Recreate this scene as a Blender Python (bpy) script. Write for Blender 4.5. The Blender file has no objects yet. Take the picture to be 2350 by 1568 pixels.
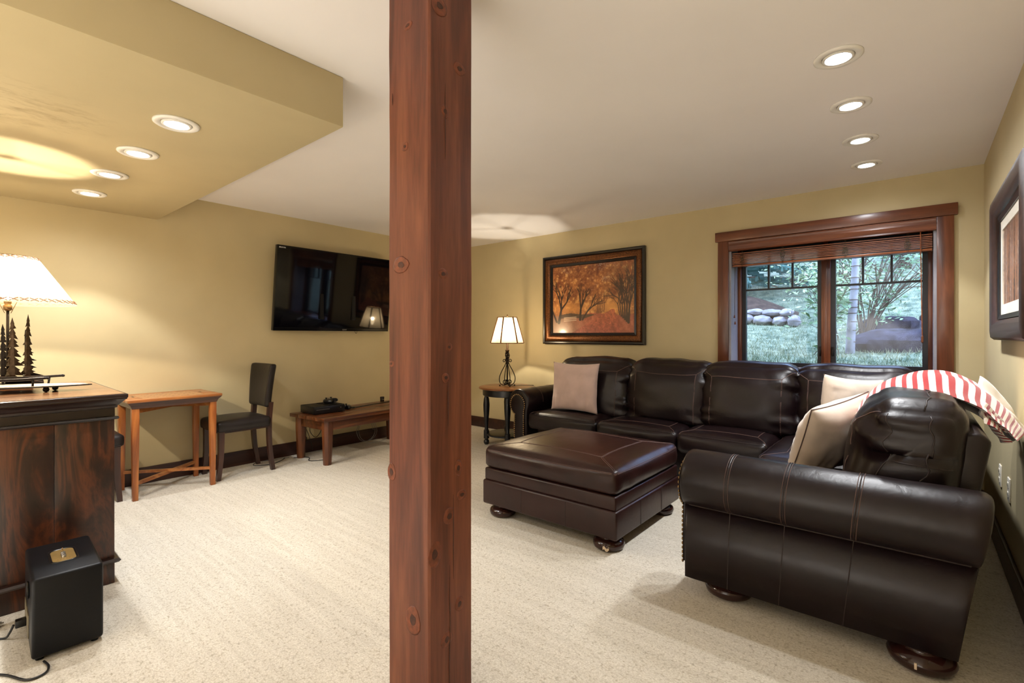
import bpy, bmesh, math, random
import numpy as np
from mathutils import Vector, Matrix, noise
from math import sin, cos, pi, radians, sqrt
random.seed(7)
scene = bpy.context.scene
col = scene.collection

# ------------------------------------------------------------------ camera
H = 2.44
cd = bpy.data.cameras.new('camera'); cam = bpy.data.objects.new('camera', cd); col.objects.link(cam)
cam.location = (0, 0, 1.22775)
cam.rotation_euler = (radians(90), 0, 0.69308 - pi / 2)
cd.sensor_width = 36; cd.lens = 1119.08 / 2350 * 36
cd.shift_y = -13.96 / 2350
cd.clip_start = 0.02
scene.camera = cam
# ------------------------------------------------------------------ view
vs = scene.view_settings
vs.view_transform = 'Standard'; vs.look = 'None'; vs.gamma = 1.0; vs.use_curve_mapping = False
vs.exposure = 1.12
scene.cycles.use_denoising = True
scene.cycles.use_adaptive_sampling = False
scene.cycles.blur_glossy = 1.0
scene.cycles.max_bounces = 8
scene.cycles.diffuse_bounces = 5
scene.cycles.glossy_bounces = 3
scene.cycles.sample_clamp_indirect = 2.5
scene.cycles.caustics_reflective = False
scene.cycles.caustics_refractive = False
# ------------------------------------------------------------------ daylight: an even bluish overcast sky
w = bpy.data.worlds.new('sky'); scene.world = w; w.use_nodes = True
w.cycles.sampling_method = 'NONE'   # an even sky: found well enough by the surfaces' own rays
bg = w.node_tree.nodes['Background']
bg.inputs[0].default_value = (0.42, 0.56, 1.0, 1); bg.inputs[1].default_value = 5.8
# strengths of the lamps (each lamp is made in its own builder)
P_DOWN = 23.0
P_FILL_CEILING = 270.0  # added out-of-view ceiling spots, for bounce light only
P_FILL_SOFFIT = 130.0  # added out-of-view soffit spots, likewise for bounce
P_SOFFIT = 23.0
P_LAMP_L = 27.0
P_LAMP_R = 16.0
C_DOWN = (0.97, 0.98, 1.0)
C_LAMP = (1.0, 0.88, 0.69)

# ------------------------------------------------------------------ helpers
def lin(c):
    return tuple((x / 12.92 if x <= 0.04045 else ((x + 0.055) / 1.055) ** 2.4) for x in [v / 255 for v in c])

class MB:
    def __init__(s): s.v = []; s.f = []
    def add(s, vs, fs, M=None):
        b = len(s.v)
        s.v += [tuple(M @ Vector(p)) for p in vs] if M is not None else [tuple(p) for p in vs]
        s.f += [tuple(i + b for i in f) for f in fs]; return s
    def box(s, a, b, M=None):
        x0, y0, z0 = a; x1, y1, z1 = b
        x0, x1 = min(x0, x1), max(x0, x1); y0, y1 = min(y0, y1), max(y0, y1); z0, z1 = min(z0, z1), max(z0, z1)
        return s.add([(x0,y0,z0),(x1,y0,z0),(x1,y1,z0),(x0,y1,z0),(x0,y0,z1),(x1,y0,z1),(x1,y1,z1),(x0,y1,z1)],
            [(0,3,2,1),(4,5,6,7),(0,1,5,4),(1,2,6,5),(2,3,7,6),(3,0,4,7)], M)
    def loft(s, rings, cap=True, closed=True, M=None):
        n = len(rings[0]); vs = [p for r in rings for p in r]; fs = []
        for i in range(len(rings) - 1):
            for j in range(n if closed else n - 1):
                k = (j + 1) % n
                fs.append((i*n+j, i*n+k, (i+1)*n+k, (i+1)*n+j))
        if cap and closed:
            fs.append(tuple(reversed(range(n)))); fs.append(tuple((len(rings)-1)*n + j for j in range(n)))
        return s.add(vs, fs, M)
    def lathe(s, prof, n=24, M=None, cap=True, c=(0, 0, 0)):
        rings = [[(c[0]+max(r, 1e-4)*cos(2*pi*j/n), c[1]+max(r, 1e-4)*sin(2*pi*j/n), c[2]+z) for j in range(n)] for r, z in prof]
        return s.loft(rings, cap, True, M)
    def tube(s, path, r, n=8, M=None, closed=False):
        P = [Vector(p) for p in path]; m = len(P); rings = []; up = None
        for i, p in enumerate(P):
            if closed: t = P[(i+1) % m] - P[i-1]
            else: t = P[min(i+1, m-1)] - P[max(i-1, 0)]
            if t.length < 1e-9: t = Vector((0, 0, 1))
            t.normalize()
            if up is None: up = Vector((0, 0, 1)) if abs(t.z) < .9 else Vector((1, 0, 0))
            a = t.cross(up)
            if a.length < 1e-6: a = t.cross(Vector((1, .3, 0)))
            a.normalize(); b = a.cross(t); b.normalize(); up = b
            rr = r[i] if isinstance(r, (list, tuple)) else r
            rings.append([p + a*rr*cos(2*pi*j/n) + b*rr*sin(2*pi*j/n) for j in range(n)])
        if closed: rings.append(rings[0])
        return s.loft(rings, not closed, True, M)
    def prism(s, poly, axis, a, b, M=None):
        # poly in the two other axes (x: (y,z); y: (x,z); z: (x,y))
        def mk(p, t):
            return {'x': (t, p[0], p[1]), 'y': (p[0], t, p[1]), 'z': (p[0], p[1], t)}[axis]
        return s.loft([[mk(p, a) for p in poly], [mk(p, b) for p in poly]], True, True, M)
    def grid(s, fn, nu, nv, M=None, wrapu=False):
        vs = [fn(i/nu, j/nv) for i in range(nu + (0 if wrapu else 1)) for j in range(nv + 1)]
        fs = []
        for i in range(nu):
            for j in range(nv):
                i2 = (i+1) % nu if wrapu else i+1
                fs.append((i*(nv+1)+j, i2*(nv+1)+j, i2*(nv+1)+j+1, i*(nv+1)+j+1))
        return s.add(vs, fs, M)

MATS = {}
ROOTM = {}
def link(o): col.objects.link(o); return o
def rootm(o):
    while o.parent: o = o.parent
    return ROOTM.get(o.name, Matrix.Identity(4))
def obj(name, mb, mat, parent=None, smooth=False, bevel=0, seg=2, local=False, weld=False, angle=None):
    """link one mesh; mb is in world coordinates unless local"""
    me = bpy.data.meshes.new(name)
    vs = mb.v
    if parent is not None and not local:
        I = rootm(parent).inverted(); vs = [tuple(I @ Vector(p)) for p in vs]
    me.from_pydata(vs, [], mb.f)
    bm = bmesh.new(); bm.from_mesh(me)
    if weld: bmesh.ops.remove_doubles(bm, verts=bm.verts, dist=1e-5)
    bmesh.ops.recalc_face_normals(bm, faces=bm.faces)
    if bevel:
        es = [e for e in bm.edges if len(e.link_faces) == 2 and e.calc_face_angle(0) > .6]
        bmesh.ops.bevel(bm, geom=es, offset=bevel, segments=seg, profile=.5, affect='EDGES', clamp_overlap=True)
    bm.to_mesh(me); bm.free()
    if smooth:
        me.polygons.foreach_set('use_smooth', [True]*len(me.polygons))
    elif bevel or angle:
        me.polygons.foreach_set('use_smooth', [True]*len(me.polygons))
        try: me.set_sharp_from_angle(angle=angle or radians(40))
        except Exception: pass
    me.materials.append(MATS[mat] if isinstance(mat, str) else mat)
    o = bpy.data.objects.new(name, me); link(o)
    if parent is not None: o.parent = parent
    return o
def tag(o, label, cat, group=None):
    o['label'] = label; o['category'] = cat
    if group: o['group'] = group
    return o
def thing(name, label, cat, loc=(0, 0, 0), rz=0, group=None):
    o = bpy.data.objects.new(name, None); link(o); o.empty_display_size = .1
    o.location = loc; o.rotation_euler = (0, 0, rz)
    ROOTM[o.name] = Matrix.Translation(loc) @ Matrix.Rotation(rz, 4, 'Z')
    return tag(o, label, cat, group)
def struct(o, label=None, cat=None):
    o['kind'] = 'structure'
    if label: o['label'] = label
    if cat: o['category'] = cat
    return o
def dup(root, loc, rz, label):
    r = root.copy(); link(r); r.location = loc; r.rotation_euler = (0, 0, rz); r['label'] = label
    ROOTM[r.name] = Matrix.Translation(loc) @ Matrix.Rotation(rz, 4, 'Z')
    for ch in list(root.children):
        c = ch.copy(); link(c); c.parent = r
        for g in ch.children:
            d = g.copy(); link(d); d.parent = c
    return r
def spiral(c, r0, r1, a0, a1, n, ex, ez):
    ex = Vector(ex); ez = Vector(ez); c = Vector(c)
    return [c + ex*(r0+(r1-r0)*i/n)*cos(a0+(a1-a0)*i/n) + ez*(r0+(r1-r0)*i/n)*sin(a0+(a1-a0)*i/n) for i in range(n+1)]
def spline(pts, n=8):
    P = [Vector(p) for p in pts]; out = []
    for i in range(len(P)-1):
        p0 = P[max(i-1, 0)]; p1 = P[i]; p2 = P[i+1]; p3 = P[min(i+2, len(P)-1)]
        for k in range(n):
            t = k/n
            out.append(.5*((2*p1)+(p2-p0)*t+(2*p0-5*p1+4*p2-p3)*t*t+(3*p1-p0-3*p2+p3)*t**3))
    out.append(P[-1]); return out

# ------------------------------------------------------------------ materials
class N:
    def __init__(s, name):
        s.m = bpy.data.materials.new(name); s.m.use_nodes = True
        s.t = s.m.node_tree; s.b = s.t.nodes['Principled BSDF']; MATS[name] = s.m
    def n(s, typ, **kw):
        o = s.t.nodes.new(typ)
        for k, v in kw.items():
            if k in o.inputs: o.inputs[k].default_value = v
            else: setattr(o, k, v)
        return o
    def l(s, a, b): s.t.links.new(a, b)
    def coords(s, scale=(1, 1, 1), kind='Object', rot=(0, 0, 0)):
        tc = s.n('ShaderNodeTexCoord'); mp = s.n('ShaderNodeMapping')
        mp.inputs['Scale'].default_value = scale; mp.inputs['Rotation'].default_value = rot
        s.l(tc.outputs[kind], mp.inputs[0]); return mp.outputs[0]
    def noise(s, co, scale, detail=4, rough=.55, dist=0):
        o = s.n('ShaderNodeTexNoise', Scale=scale, Detail=detail, Roughness=rough, Distortion=dist); s.l(co, o.inputs['Vector']); return o.outputs[0]
    def ramp(s, fac, stops):
        r = s.n('ShaderNodeValToRGB'); e = r.color_ramp.elements
        while len(e) < len(stops): e.new(.5)
        for i, (p, c) in enumerate(stops): e[i].position = p; e[i].color = (*c, 1)
        s.l(fac, r.inputs[0]); return r.outputs[0]
    def bump(s, h, strength=.2, dist=.002, prev=None):
        b = s.n('ShaderNodeBump', Strength=strength, Distance=dist); s.l(h, b.inputs['Height'])
        if prev is not None: s.l(prev, b.inputs['Normal'])
        return b.outputs[0]
    def mixc(s, fac, a, b, typ='MIX'):
        m = s.n('ShaderNodeMix', data_type='RGBA', blend_type=typ)
        (s.l(fac, m.inputs[0]) if not isinstance(fac, (int, float)) else setattr(m.inputs[0], 'default_value', fac))
        for k, v in ((6, a), (7, b)):
            if isinstance(v, tuple): m.inputs[k].default_value = (*v, 1)
            else: s.l(v, m.inputs[k])
        return m.outputs[2]
    def set(s, **kw):
        nm = {'c': 'Base Color', 'r': 'Roughness', 'm': 'Metallic', 'n': 'Normal', 'spec': 'Specular IOR Level', 'coat': 'Coat Weight', 'coatr': 'Coat Roughness',
              'sheen': 'Sheen Weight', 'e': 'Emission Color', 'es': 'Emission Strength'}
        for k, v in kw.items():
            i = s.b.inputs[nm[k]]
            if isinstance(v, tuple): i.default_value = (*v, 1)
            elif isinstance(v, (int, float)): i.default_value = v
            else: s.l(v, i)
        return s

def plain(name, rgb, r=.5, m=0, var=.12, scale=30, bump=.05, spec=.5):
    k = N(name); c = lin(rgb); co = k.coords()
    nz = k.noise(co, scale)
    colr = k.ramp(nz, [(.3, tuple(x*(1-var) for x in c)), (.7, tuple(min(1, x*(1+var)) for x in c))])
    k.set(c=colr, r=r, m=m, spec=spec)
    if bump: k.set(n=k.bump(k.noise(co, scale*4), bump, .001))
    return k
def wood(name, dark, mid, light, axis='x', scale=1.0, r=.38, contrast=1.0, coat=0.0):
    k = N(name)
    st = {'x': (.7, 9, 9), 'y': (9, .7, 9), 'z': (9, 9, .7)}[axis]
    co = k.coords(tuple(v*scale for v in st))
    wn = k.noise(co, 1.6, 3, .5, 1.2); fine = k.noise(co, 14, 3, .6)
    base = k.ramp(wn, [(.30, lin(dark)), (.5, lin(mid)), (.72, lin(light))])
    f2 = k.ramp(fine, [(.35, (.62, .6, .58)), (.6, (1, 1, 1))])
    k.set(c=k.mixc(.75*contrast, base, f2, 'MULTIPLY'), r=r, n=k.bump(fine, .12, .0015), coat=coat, coatr=.15)
    return k

def leather(name, rgb, rough=.36):
    k = N(name); co = k.coords(); c = lin(rgb)
    big = k.noise(co, 5, 3);     wr = k.noise(co, 20, 3, .55, .8)
    base = k.ramp(big, [(.3, tuple(x*.72 for x in c)), (.7, tuple(x*1.3 for x in c))])
    b2 = k.bump(wr, .22, .005)
    rr = k.ramp(big, [(.3, (rough,)*3), (.7, (rough+.08,)*3)])
    k.set(c=base, r=rr, n=b2, spec=.36)
    return k

# wall and ceiling paint
k = N('wall_paint'); co = k.coords()
mott = k.noise(co, 2.2, 3); c = lin((198, 183, 144))
k.set(c=k.ramp(mott, [(.25, tuple(x*.93 for x in c)), (.75, tuple(min(1, x*1.05) for x in c))]), r=.62,
      n=k.bump(k.noise(co, 160, 3), .10, .001), spec=.35)
k = N('soffit_paint'); co = k.coords(); c = lin((198, 183, 144))
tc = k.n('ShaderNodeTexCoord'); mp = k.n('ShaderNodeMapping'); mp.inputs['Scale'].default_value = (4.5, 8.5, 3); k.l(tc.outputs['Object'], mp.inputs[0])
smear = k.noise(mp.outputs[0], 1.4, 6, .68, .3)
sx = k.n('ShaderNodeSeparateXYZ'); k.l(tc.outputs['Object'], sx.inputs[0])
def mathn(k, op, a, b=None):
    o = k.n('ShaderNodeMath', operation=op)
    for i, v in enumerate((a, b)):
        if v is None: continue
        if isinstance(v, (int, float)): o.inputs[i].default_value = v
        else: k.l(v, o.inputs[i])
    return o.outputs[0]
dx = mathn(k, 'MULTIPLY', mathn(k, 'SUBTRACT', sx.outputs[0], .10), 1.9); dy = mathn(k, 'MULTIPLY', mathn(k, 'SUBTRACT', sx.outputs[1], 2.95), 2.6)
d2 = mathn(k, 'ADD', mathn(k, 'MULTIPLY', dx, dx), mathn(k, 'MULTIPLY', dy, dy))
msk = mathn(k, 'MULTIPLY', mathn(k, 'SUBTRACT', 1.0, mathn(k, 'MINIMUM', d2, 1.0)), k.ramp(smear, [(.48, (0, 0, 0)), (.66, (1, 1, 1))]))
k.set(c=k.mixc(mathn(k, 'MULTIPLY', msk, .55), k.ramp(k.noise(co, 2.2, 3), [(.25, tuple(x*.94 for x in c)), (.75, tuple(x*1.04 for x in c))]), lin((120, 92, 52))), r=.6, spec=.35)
k = N('ceiling_paint'); co = k.coords(); c = lin((246, 243, 243))
k.set(c=k.ramp(k.noise(co, 1.5, 3), [(.3, tuple(x*.96 for x in c)), (.7, c)]), r=.75, n=k.bump(k.noise(co, 140, 3), .08, .001), spec=.3)
# carpet: rows of loops, cream flecked with brown pits
k = N('carpet'); co = k.coords((1, 1, 1))
vo = k.n('ShaderNodeTexVoronoi', Scale=1.0, Randomness=.75); k.l(k.coords((118, 84, 60)), vo.inputs['Vector'])
fle = k.noise(k.coords((210, 150, 90)), 1.0, 2, .6); rows = k.noise(k.coords((26, 1.1, 1)), 1.0, 4, .65); big = k.noise(co, .9, 3); pt_ = k.noise(k.coords((70, 60, 40)), 1.0, 2, .5)
base = k.ramp(fle, [(.30, lin((196, 187, 169))), (.55, lin((216, 209, 195))), (.75, lin((230, 224, 212)))])
pits = k.ramp(vo.outputs[0], [(.45, (1, 1, 1)), (.72, (.72, .69, .64)), (.95, (.46, .43, .38))])
c1 = k.mixc(k.ramp(pt_, [(.38, (.10,)*3), (.64, (.85,)*3)]), base, pits, 'MULTIPLY')
c2 = k.mixc(.55, c1, k.ramp(rows, [(.3, (.77, .755, .73)), (.62, (1, 1, 1))]), 'MULTIPLY')
c3 = k.mixc(.5, c2, k.ramp(big, [(.3, (.90, .89, .87)), (.7, (1, 1, 1))]), 'MULTIPLY')
k.set(c=c3, r=.95, spec=.1, n=k.bump(vo.outputs[0], -.8, .006, k.bump(rows, .3, .006)), sheen=.1)

wood('post_wood', (76, 35, 21), (108, 57, 37), (130, 76, 50), 'z', .9, .5, .7)
wood('post_wood_cut', (84, 34, 18), (122, 60, 34), (150, 84, 50), 'z', .9, .5, .7)
plain('knot_dark', (64, 32, 20), .6, var=.4, scale=80)
plain('knot_ring', (112, 58, 34), .55, var=.35, scale=60)
wood('trim_wood', (76, 38, 24), (106, 58, 35), (134, 78, 48), 'z', .8, .32, .6, .25)
wood('trim_wood_y', (76, 38, 24), (106, 58, 35), (134, 78, 48), 'y', .8, .32, .6, .25)
wood('blind_wood', (112, 58, 32), (146, 82, 48), (170, 104, 64), 'y', 1.2, .34, .7, .2)
wood('base_wood', (40, 20, 16), (56, 30, 24), (70, 40, 30), 'x', .8, .45, .5)
k = N('cabinet_wood'); co = k.coords((3.4, 3.4, .75)); fg = k.noise(co, 1.7, 6, .62, 2.6); fn = k.noise(k.coords((40, 40, 2.2)), 1.0, 4, .6)
k.set(c=k.mixc(.6, k.ramp(fg, [(.32, lin((18, 9, 7))), (.46, lin((44, 22, 13))), (.56, lin((84, 42, 20))), (.66, lin((38, 18, 11)))]), k.ramp(fn, [(.35, (.5, .46, .42)), (.65, (1, 1, 1))]), 'MULTIPLY'), r=.36, coat=.1, coatr=.2, n=k.bump(fn, .08, .001))
wood('cabinet_top_wood', (84, 50, 28), (126, 84, 50), (160, 114, 72), 'x', .8, .22, .7, .4)
wood('cabinet_trim', (18, 10, 9), (32, 18, 14), (46, 27, 20), 'x', .9, .28, .5, .15)
wood('honey_wood', (126, 66, 26), (160, 90, 38), (186, 116, 56), 'z', 1.0, .36, .6, .15)
wood('honey_wood_x', (120, 64, 28), (156, 94, 44), (186, 126, 70), 'x', 1.0, .3, .6, .25)
wood('honey_dark', (52, 27, 18), (78, 42, 26), (98, 56, 34), 'x', 1.0, .35, .6, .15)
wood('chess_light', (170, 116, 62), (190, 136, 78), (206, 154, 96), 'x', 1.4, .28, .5, .3)
wood('chess_dark', (118, 66, 34), (140, 84, 44), (156, 98, 56), 'x', 1.4, .28, .5, .3)
wood('bench_wood', (58, 27, 14), (98, 52, 26), (140, 82, 42), 'x', .8, .34, .8, .2)
wood('bench_leg_wood', (58, 27, 14), (98, 52, 26), (140, 82, 42), 'z', .8, .36, .8, .2)
wood('chair_wood', (34, 18, 14), (54, 28, 20), (76, 42, 28), 'z', 1.0, .36, .6, .15)
wood('tabletop_oak', (110, 64, 34), (150, 94, 52), (178, 120, 72), 'y', 1.0, .3, .6, .3)
leather('sofa_leather', (21, 10, 12), .30)
leather('ottoman_leather', (40, 19, 16), .30)
leather('chair_leather', (30, 24, 22), .36)
plain('stitch', (92, 68, 60), .6, var=.1, bump=0)
plain('leather_seam', (34, 20, 19), .45, var=.1, bump=0)
plain('nail_brass', (150, 122, 84), .32, .9, var=.2)
plain('bun_wood', (44, 22, 18), .16, 0, var=.2, scale=20)
plain('chip_wood', (206, 186, 160), .6)
plain('black_paint', (20, 21, 25), .32, var=.2, scale=16)
plain('iron', (38, 32, 29), .42, .75, var=.3, scale=60)
plain('iron_bronze', (72, 58, 44), .36, .85, var=.35, scale=50)
plain('black_plastic', (14, 14, 16), .3, var=.15, bump=.02)
plain('black_matte', (11, 12, 14), .5, var=.15, spec=.22)
plain('gloss_black', (6, 6, 8), .12, var=.1, bump=0)
plain('steel', (170, 168, 164), .3, .9, var=.1)
plain('white_plastic', (228, 222, 208), .4, var=.04, bump=0)
plain('cream_mat', (232, 226, 212), .7, var=.04)
plain('trim_white', (236, 234, 228), .35, var=.03, bump=0)
plain('tolex', (12, 13, 16), .42, var=.2, scale=200, bump=.3, spec=.22); plain('port_panel', (120, 110, 88), .5, .3, var=.3)
plain('brass_panel', (206, 172, 108), .34, .75, var=.12)
plain('cable_black', (16, 16, 18), .45, var=.1, bump=0)
plain('cable_grey', (150, 150, 148), .45, var=.1, bump=0)
plain('birch_bark', (214, 196, 170), .7, var=.35, scale=26, bump=.3)
plain('jamb_liner', (150, 148, 156), .45, var=.05)
plain('sash_black', (24, 25, 32), .38, var=.15)
plain('frame_black', (26, 20, 18), .3, var=.25)
plain('frame_brown', (58, 40, 34), .42, var=.3, scale=40)
k = N('frame_bronze'); co = k.coords(); nz = k.noise(co, 90, 4, .7); nb = k.noise(co, 8, 3)
k.set(c=k.mixc(.6, k.ramp(nz, [(.35, lin((60, 34, 18))), (.65, lin((142, 88, 44)))]), k.ramp(nb, [(.3, (.5, .42, .36)), (.7, (1, 1, 1))]), 'MULTIPLY'), r=.33, m=.55)
# cloth
def cloth(name, rgb):
    k = N(name); c = lin(rgb); co = k.coords()
    wv = k.n('ShaderNodeTexWave', Scale=260.0, Distortion=1.0); k.l(co, wv.inputs['Vector'])
    nz = k.noise(co, 7, 4)
    k.set(c=k.ramp(nz, [(.3, tuple(x*.88 for x in c)), (.7, tuple(min(1, x*1.05) for x in c))]), r=.88, spec=.2, sheen=.35, n=k.bump(wv.outputs[0], .06, .001, k.bump(k.noise(co, 30, 3), .15, .004)))
cloth('pillow_mauve', (206, 180, 170)); cloth('pillow_cream', (224, 206, 188)); plain('pillow_piping', (96, 78, 72), .7, bump=0)
cloth('fleece_navy', (22, 22, 38)); cloth('fleece_white', (236, 228, 218))
# striped fleece: stripes run across the throw, so colour depends on the distance along it (a stored attribute)
k = N('fleece_stripe'); at = k.n('ShaderNodeAttribute', attribute_name='along')
fr = mathn(k, 'FRACT', mathn(k, 'MULTIPLY', at.outputs['Fac'], 23.0))
st = k.n('ShaderNodeMath', operation='GREATER_THAN'); k.l(fr, st.inputs[0]); st.inputs[1].default_value = .54
co = k.coords()
k.set(c=k.mixc(st.outputs[0], lin((236, 226, 214)), lin((160, 20, 30))), r=.95, spec=.15, sheen=.4, n=k.bump(k.noise(co, 420, 2), .3, .002))
# lampshade: paper-thin hide, lit through
def shade_mat(name, rgb):
    k = N(name); t = k.t; co = k.coords(); c = lin(rgb)
    cc = k.ramp(k.noise(co, 16, 3), [(.3, tuple(x*.92 for x in c)), (.7, c)])
    tr = k.n('ShaderNodeBsdfTranslucent'); df = k.n('ShaderNodeBsdfDiffuse'); mx = k.n('ShaderNodeMixShader'); mx.inputs[0].default_value = .55
    k.l(cc, tr.inputs[0]); k.l(cc, df.inputs[0]); k.l(df.outputs[0], mx.inputs[1]); k.l(tr.outputs[0], mx.inputs[2])
    tp = k.n('ShaderNodeBsdfTransparent'); tp.inputs[0].default_value = (1, .9, .74, 1); m2 = k.n('ShaderNodeMixShader'); m2.inputs[0].default_value = .22
    k.l(mx.outputs[0], m2.inputs[1]); k.l(tp.outputs[0], m2.inputs[2]); k.l(m2.outputs[0], t.nodes['Material Output'].inputs[0])
shade_mat('shade_hide', (150, 136, 112))
plain('lacing', (120, 76, 44), .7, bump=0)
def emit(name, rgb, s):
    k = N(name); k.set(c=(1.0, 1.0, 1.0), e=rgb, es=s, r=.4); k.m.cycles.emission_sampling = 'NONE'
emit('bulb_cool', (0.86, 0.93, 1.0), 16.0); emit('bulb_warm', (1.0, .84, .6), 20.0)
# window glass: thin pane, see-through with a mirror sheen
k = N('glass'); t = k.t
tr = k.n('ShaderNodeBsdfTransparent'); gl = k.n('ShaderNodeBsdfGlossy', Roughness=0.0); fr = k.n('ShaderNodeFresnel', IOR=1.5); mx = k.n('ShaderNodeMixShader')
tr.inputs[0].default_value = (.93, .96, .97, 1)
ff = mathn(k, 'MULTIPLY', fr.outputs[0], .62)
k.l(ff, mx.inputs[0]); k.l(tr.outputs[0], mx.inputs[1]); k.l(gl.outputs[0], mx.inputs[2]); k.l(mx.outputs[0], t.nodes['Material Output'].inputs[0])
k = N('clear_glass'); t = k.t
tr = k.n('ShaderNodeBsdfTransparent'); gl = k.n('ShaderNodeBsdfGlossy', Roughness=0.05); fr = k.n('ShaderNodeFresnel', IOR=1.5); mx = k.n('ShaderNodeMixShader')
tr.inputs[0].default_value = (.86, .86, .84, 1); k.l(fr.outputs[0], mx.inputs[0]); k.l(tr.outputs[0], mx.inputs[1]); k.l(gl.outputs[0], mx.inputs[2]); k.l(mx.outputs[0], t.nodes['Material Output'].inputs[0])
N('screen').set(c=(.0012, .0012, .003), r=.045, spec=.5)
# outdoors
def leafy(name, a, b, sc=3):
    k = N(name); co = k.coords(); oi = k.noise(co, sc, 3)
    k.set(c=k.ramp(oi, [(.3, lin(a)), (.7, lin(b))]), r=.85, spec=.12)
leafy('grass_ground', (66, 84, 66), (150, 156, 124), 7); leafy('grass_blades', (56, 84, 58), (178, 182, 146), 9)
leafy('leaf_light', (132, 156, 110), (186, 198, 150)); leafy('leaf_mid', (92, 122, 88), (146, 166, 122)); leafy('leaf_dark', (58, 92, 66), (92, 126, 88))
leafy('needles', (54, 82, 74), (96, 126, 110)); leafy('stem_brown', (70, 58, 48), (104, 88, 70)); leafy('aspen_bark', (104, 104, 106), (164, 161, 156), 6)
leafy('soil', (58, 46, 38), (88, 72, 58), 14); leafy('rock_pale', (116, 112, 112), (164, 156, 150), 9); leafy('rock_dark', (10, 11, 20), (58, 56, 66), 9); leafy('hillside', (206, 200, 196), (238, 232, 228), 2)
# ================================================================== the room
XB, YA, YC, XD = 4.783, 4.935, -0.365, -3.2
WY0, WY1, WZ0, WZ1 = -0.112, 1.345, 0.93, 2.10           # window opening in the back wall
SX, SY, SZ = 1.257, 2.073, 2.205                         # soffit: right end, near face, underside
struct(obj('floor', MB().box((XD-.3, YC-.3, -.12), (XB+.42, YA+.3, 0)), 'carpet'), 'cream looped pile carpet wall to wall', 'carpet')
struct(obj('ceiling', MB().box((XD-.3, YC-.3, H), (XB+.42, YA+.3, H+.15)), 'ceiling_paint'), 'off-white painted ceiling', 'ceiling')
struct(obj('wall_left', MB().box((XD, YA, 0), (XB, YA+.25, H)), 'wall_paint'), 'gold painted wall behind the television', 'wall')
m = MB()
m.box((XB, YC-.3, 0), (XB+.40, WY0, H)); m.box((XB, WY1, 0), (XB+.40, YA+.25, H))
m.box((XB, WY0, 0), (XB+.40, WY1, WZ0)); m.box((XB, WY0, WZ1), (XB+.40, WY1, H))
struct(obj('wall_back', m, 'wall_paint'), 'gold painted wall with the window', 'wall')
struct(obj('wall_right', MB().box((XD, YC-.25, 0), (XB, YC, H)), 'wall_paint'), 'gold painted wall behind the sofa arm', 'wall')
struct(obj('wall_front', MB().box((XD-.25, YC-.25, 0), (XD, YA+.25, H)), 'ceiling_paint'), 'off-white wall behind the camera', 'wall')  # out of view; pale paint put in to bounce more light
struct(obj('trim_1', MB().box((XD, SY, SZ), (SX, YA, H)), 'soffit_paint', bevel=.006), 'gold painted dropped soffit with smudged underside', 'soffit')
bb = lambda a, b: MB().box(a, b)
struct(obj('baseboard_left', bb((XD, YA-.018, 0), (XB, YA, .135)), 'base_wood', bevel=.005))
struct(obj('baseboard_back', bb((XB-.018, YC, 0), (XB, YA-.018, .135)), 'base_wood', bevel=.005))
struct(obj('baseboard_right', bb((XD, YC, 0), (XB-.018, YC+.018, .135)), 'base_wood', bevel=.005))

# ------------------------------------------------------------------ recessed downlights
def downlight(x, y, z, label, power, ang=94, blend=.28, cool='bulb_cool', colr=C_DOWN, group='recessed ceiling lights', tilt=(0, 0), spill=.30):
    t = thing('recessed_light', label, 'light', (x, y, z), 0, group)
    R = .092
    obj('trim_ring', MB().lathe([(R, 0), (R, -.006), (R-.008, -.011), (.066, -.009), (.060, -.002), (.060, 0)], 40, c=(x, y, z)), 'trim_white', t, smooth=True)
    obj('gimbal_ring', MB().lathe([(.059, -.0005), (.059, -.010), (.050, -.012), (.046, -.005), (.046, -.0005)], 36, c=(x, y, z)), 'trim_white', t, smooth=True)
    obj('bulb', MB().lathe([(.045, -.0005), (.045, -.006), (.030, -.011), (0, -.013)], 32, c=(x, y, z)), cool, t, smooth=True)
    ld = bpy.data.lights.new('downlight', 'SPOT'); ld.energy = power; ld.color = colr; ld.spot_size = radians(ang); ld.spot_blend = blend; ld.shadow_soft_size = .035
    lo = bpy.data.objects.new('downlight', ld); link(lo); lo.location = (0, 0, -.05); lo.rotation_euler = (tilt[0], tilt[1], 0); lo.parent = t
    if not spill: return t
    # the fitting's weak wide spill
    l2 = bpy.data.lights.new('downlight_spill', 'SPOT'); l2.energy = power*spill; l2.color = colr; l2.spot_size = radians(168); l2.spot_blend = .9; l2.shadow_soft_size = .05
    o2 = bpy.data.objects.new('downlight_spill', l2); link(o2); o2.location = (0, 0, -.05); o2.parent = t
    return t
lr = ['nearest', 'second nearest', 'third', 'farthest']
for i, (x, y) in enumerate([(2.536, .264), (3.104, .268), (3.694, .270), (4.257, .276)]):
    downlight(x, y, H, f'white recessed light in the white ceiling, {lr[i]} of the window row', P_DOWN)
for i, (x, y) in enumerate([(.740, 2.621), (.727, 3.198), (.714, 3.754), (.721, 4.355)]):
    downlight(x, y, SZ, f'white recessed light in the gold soffit, {lr[i]} from the soffit face', P_SOFFIT)
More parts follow.
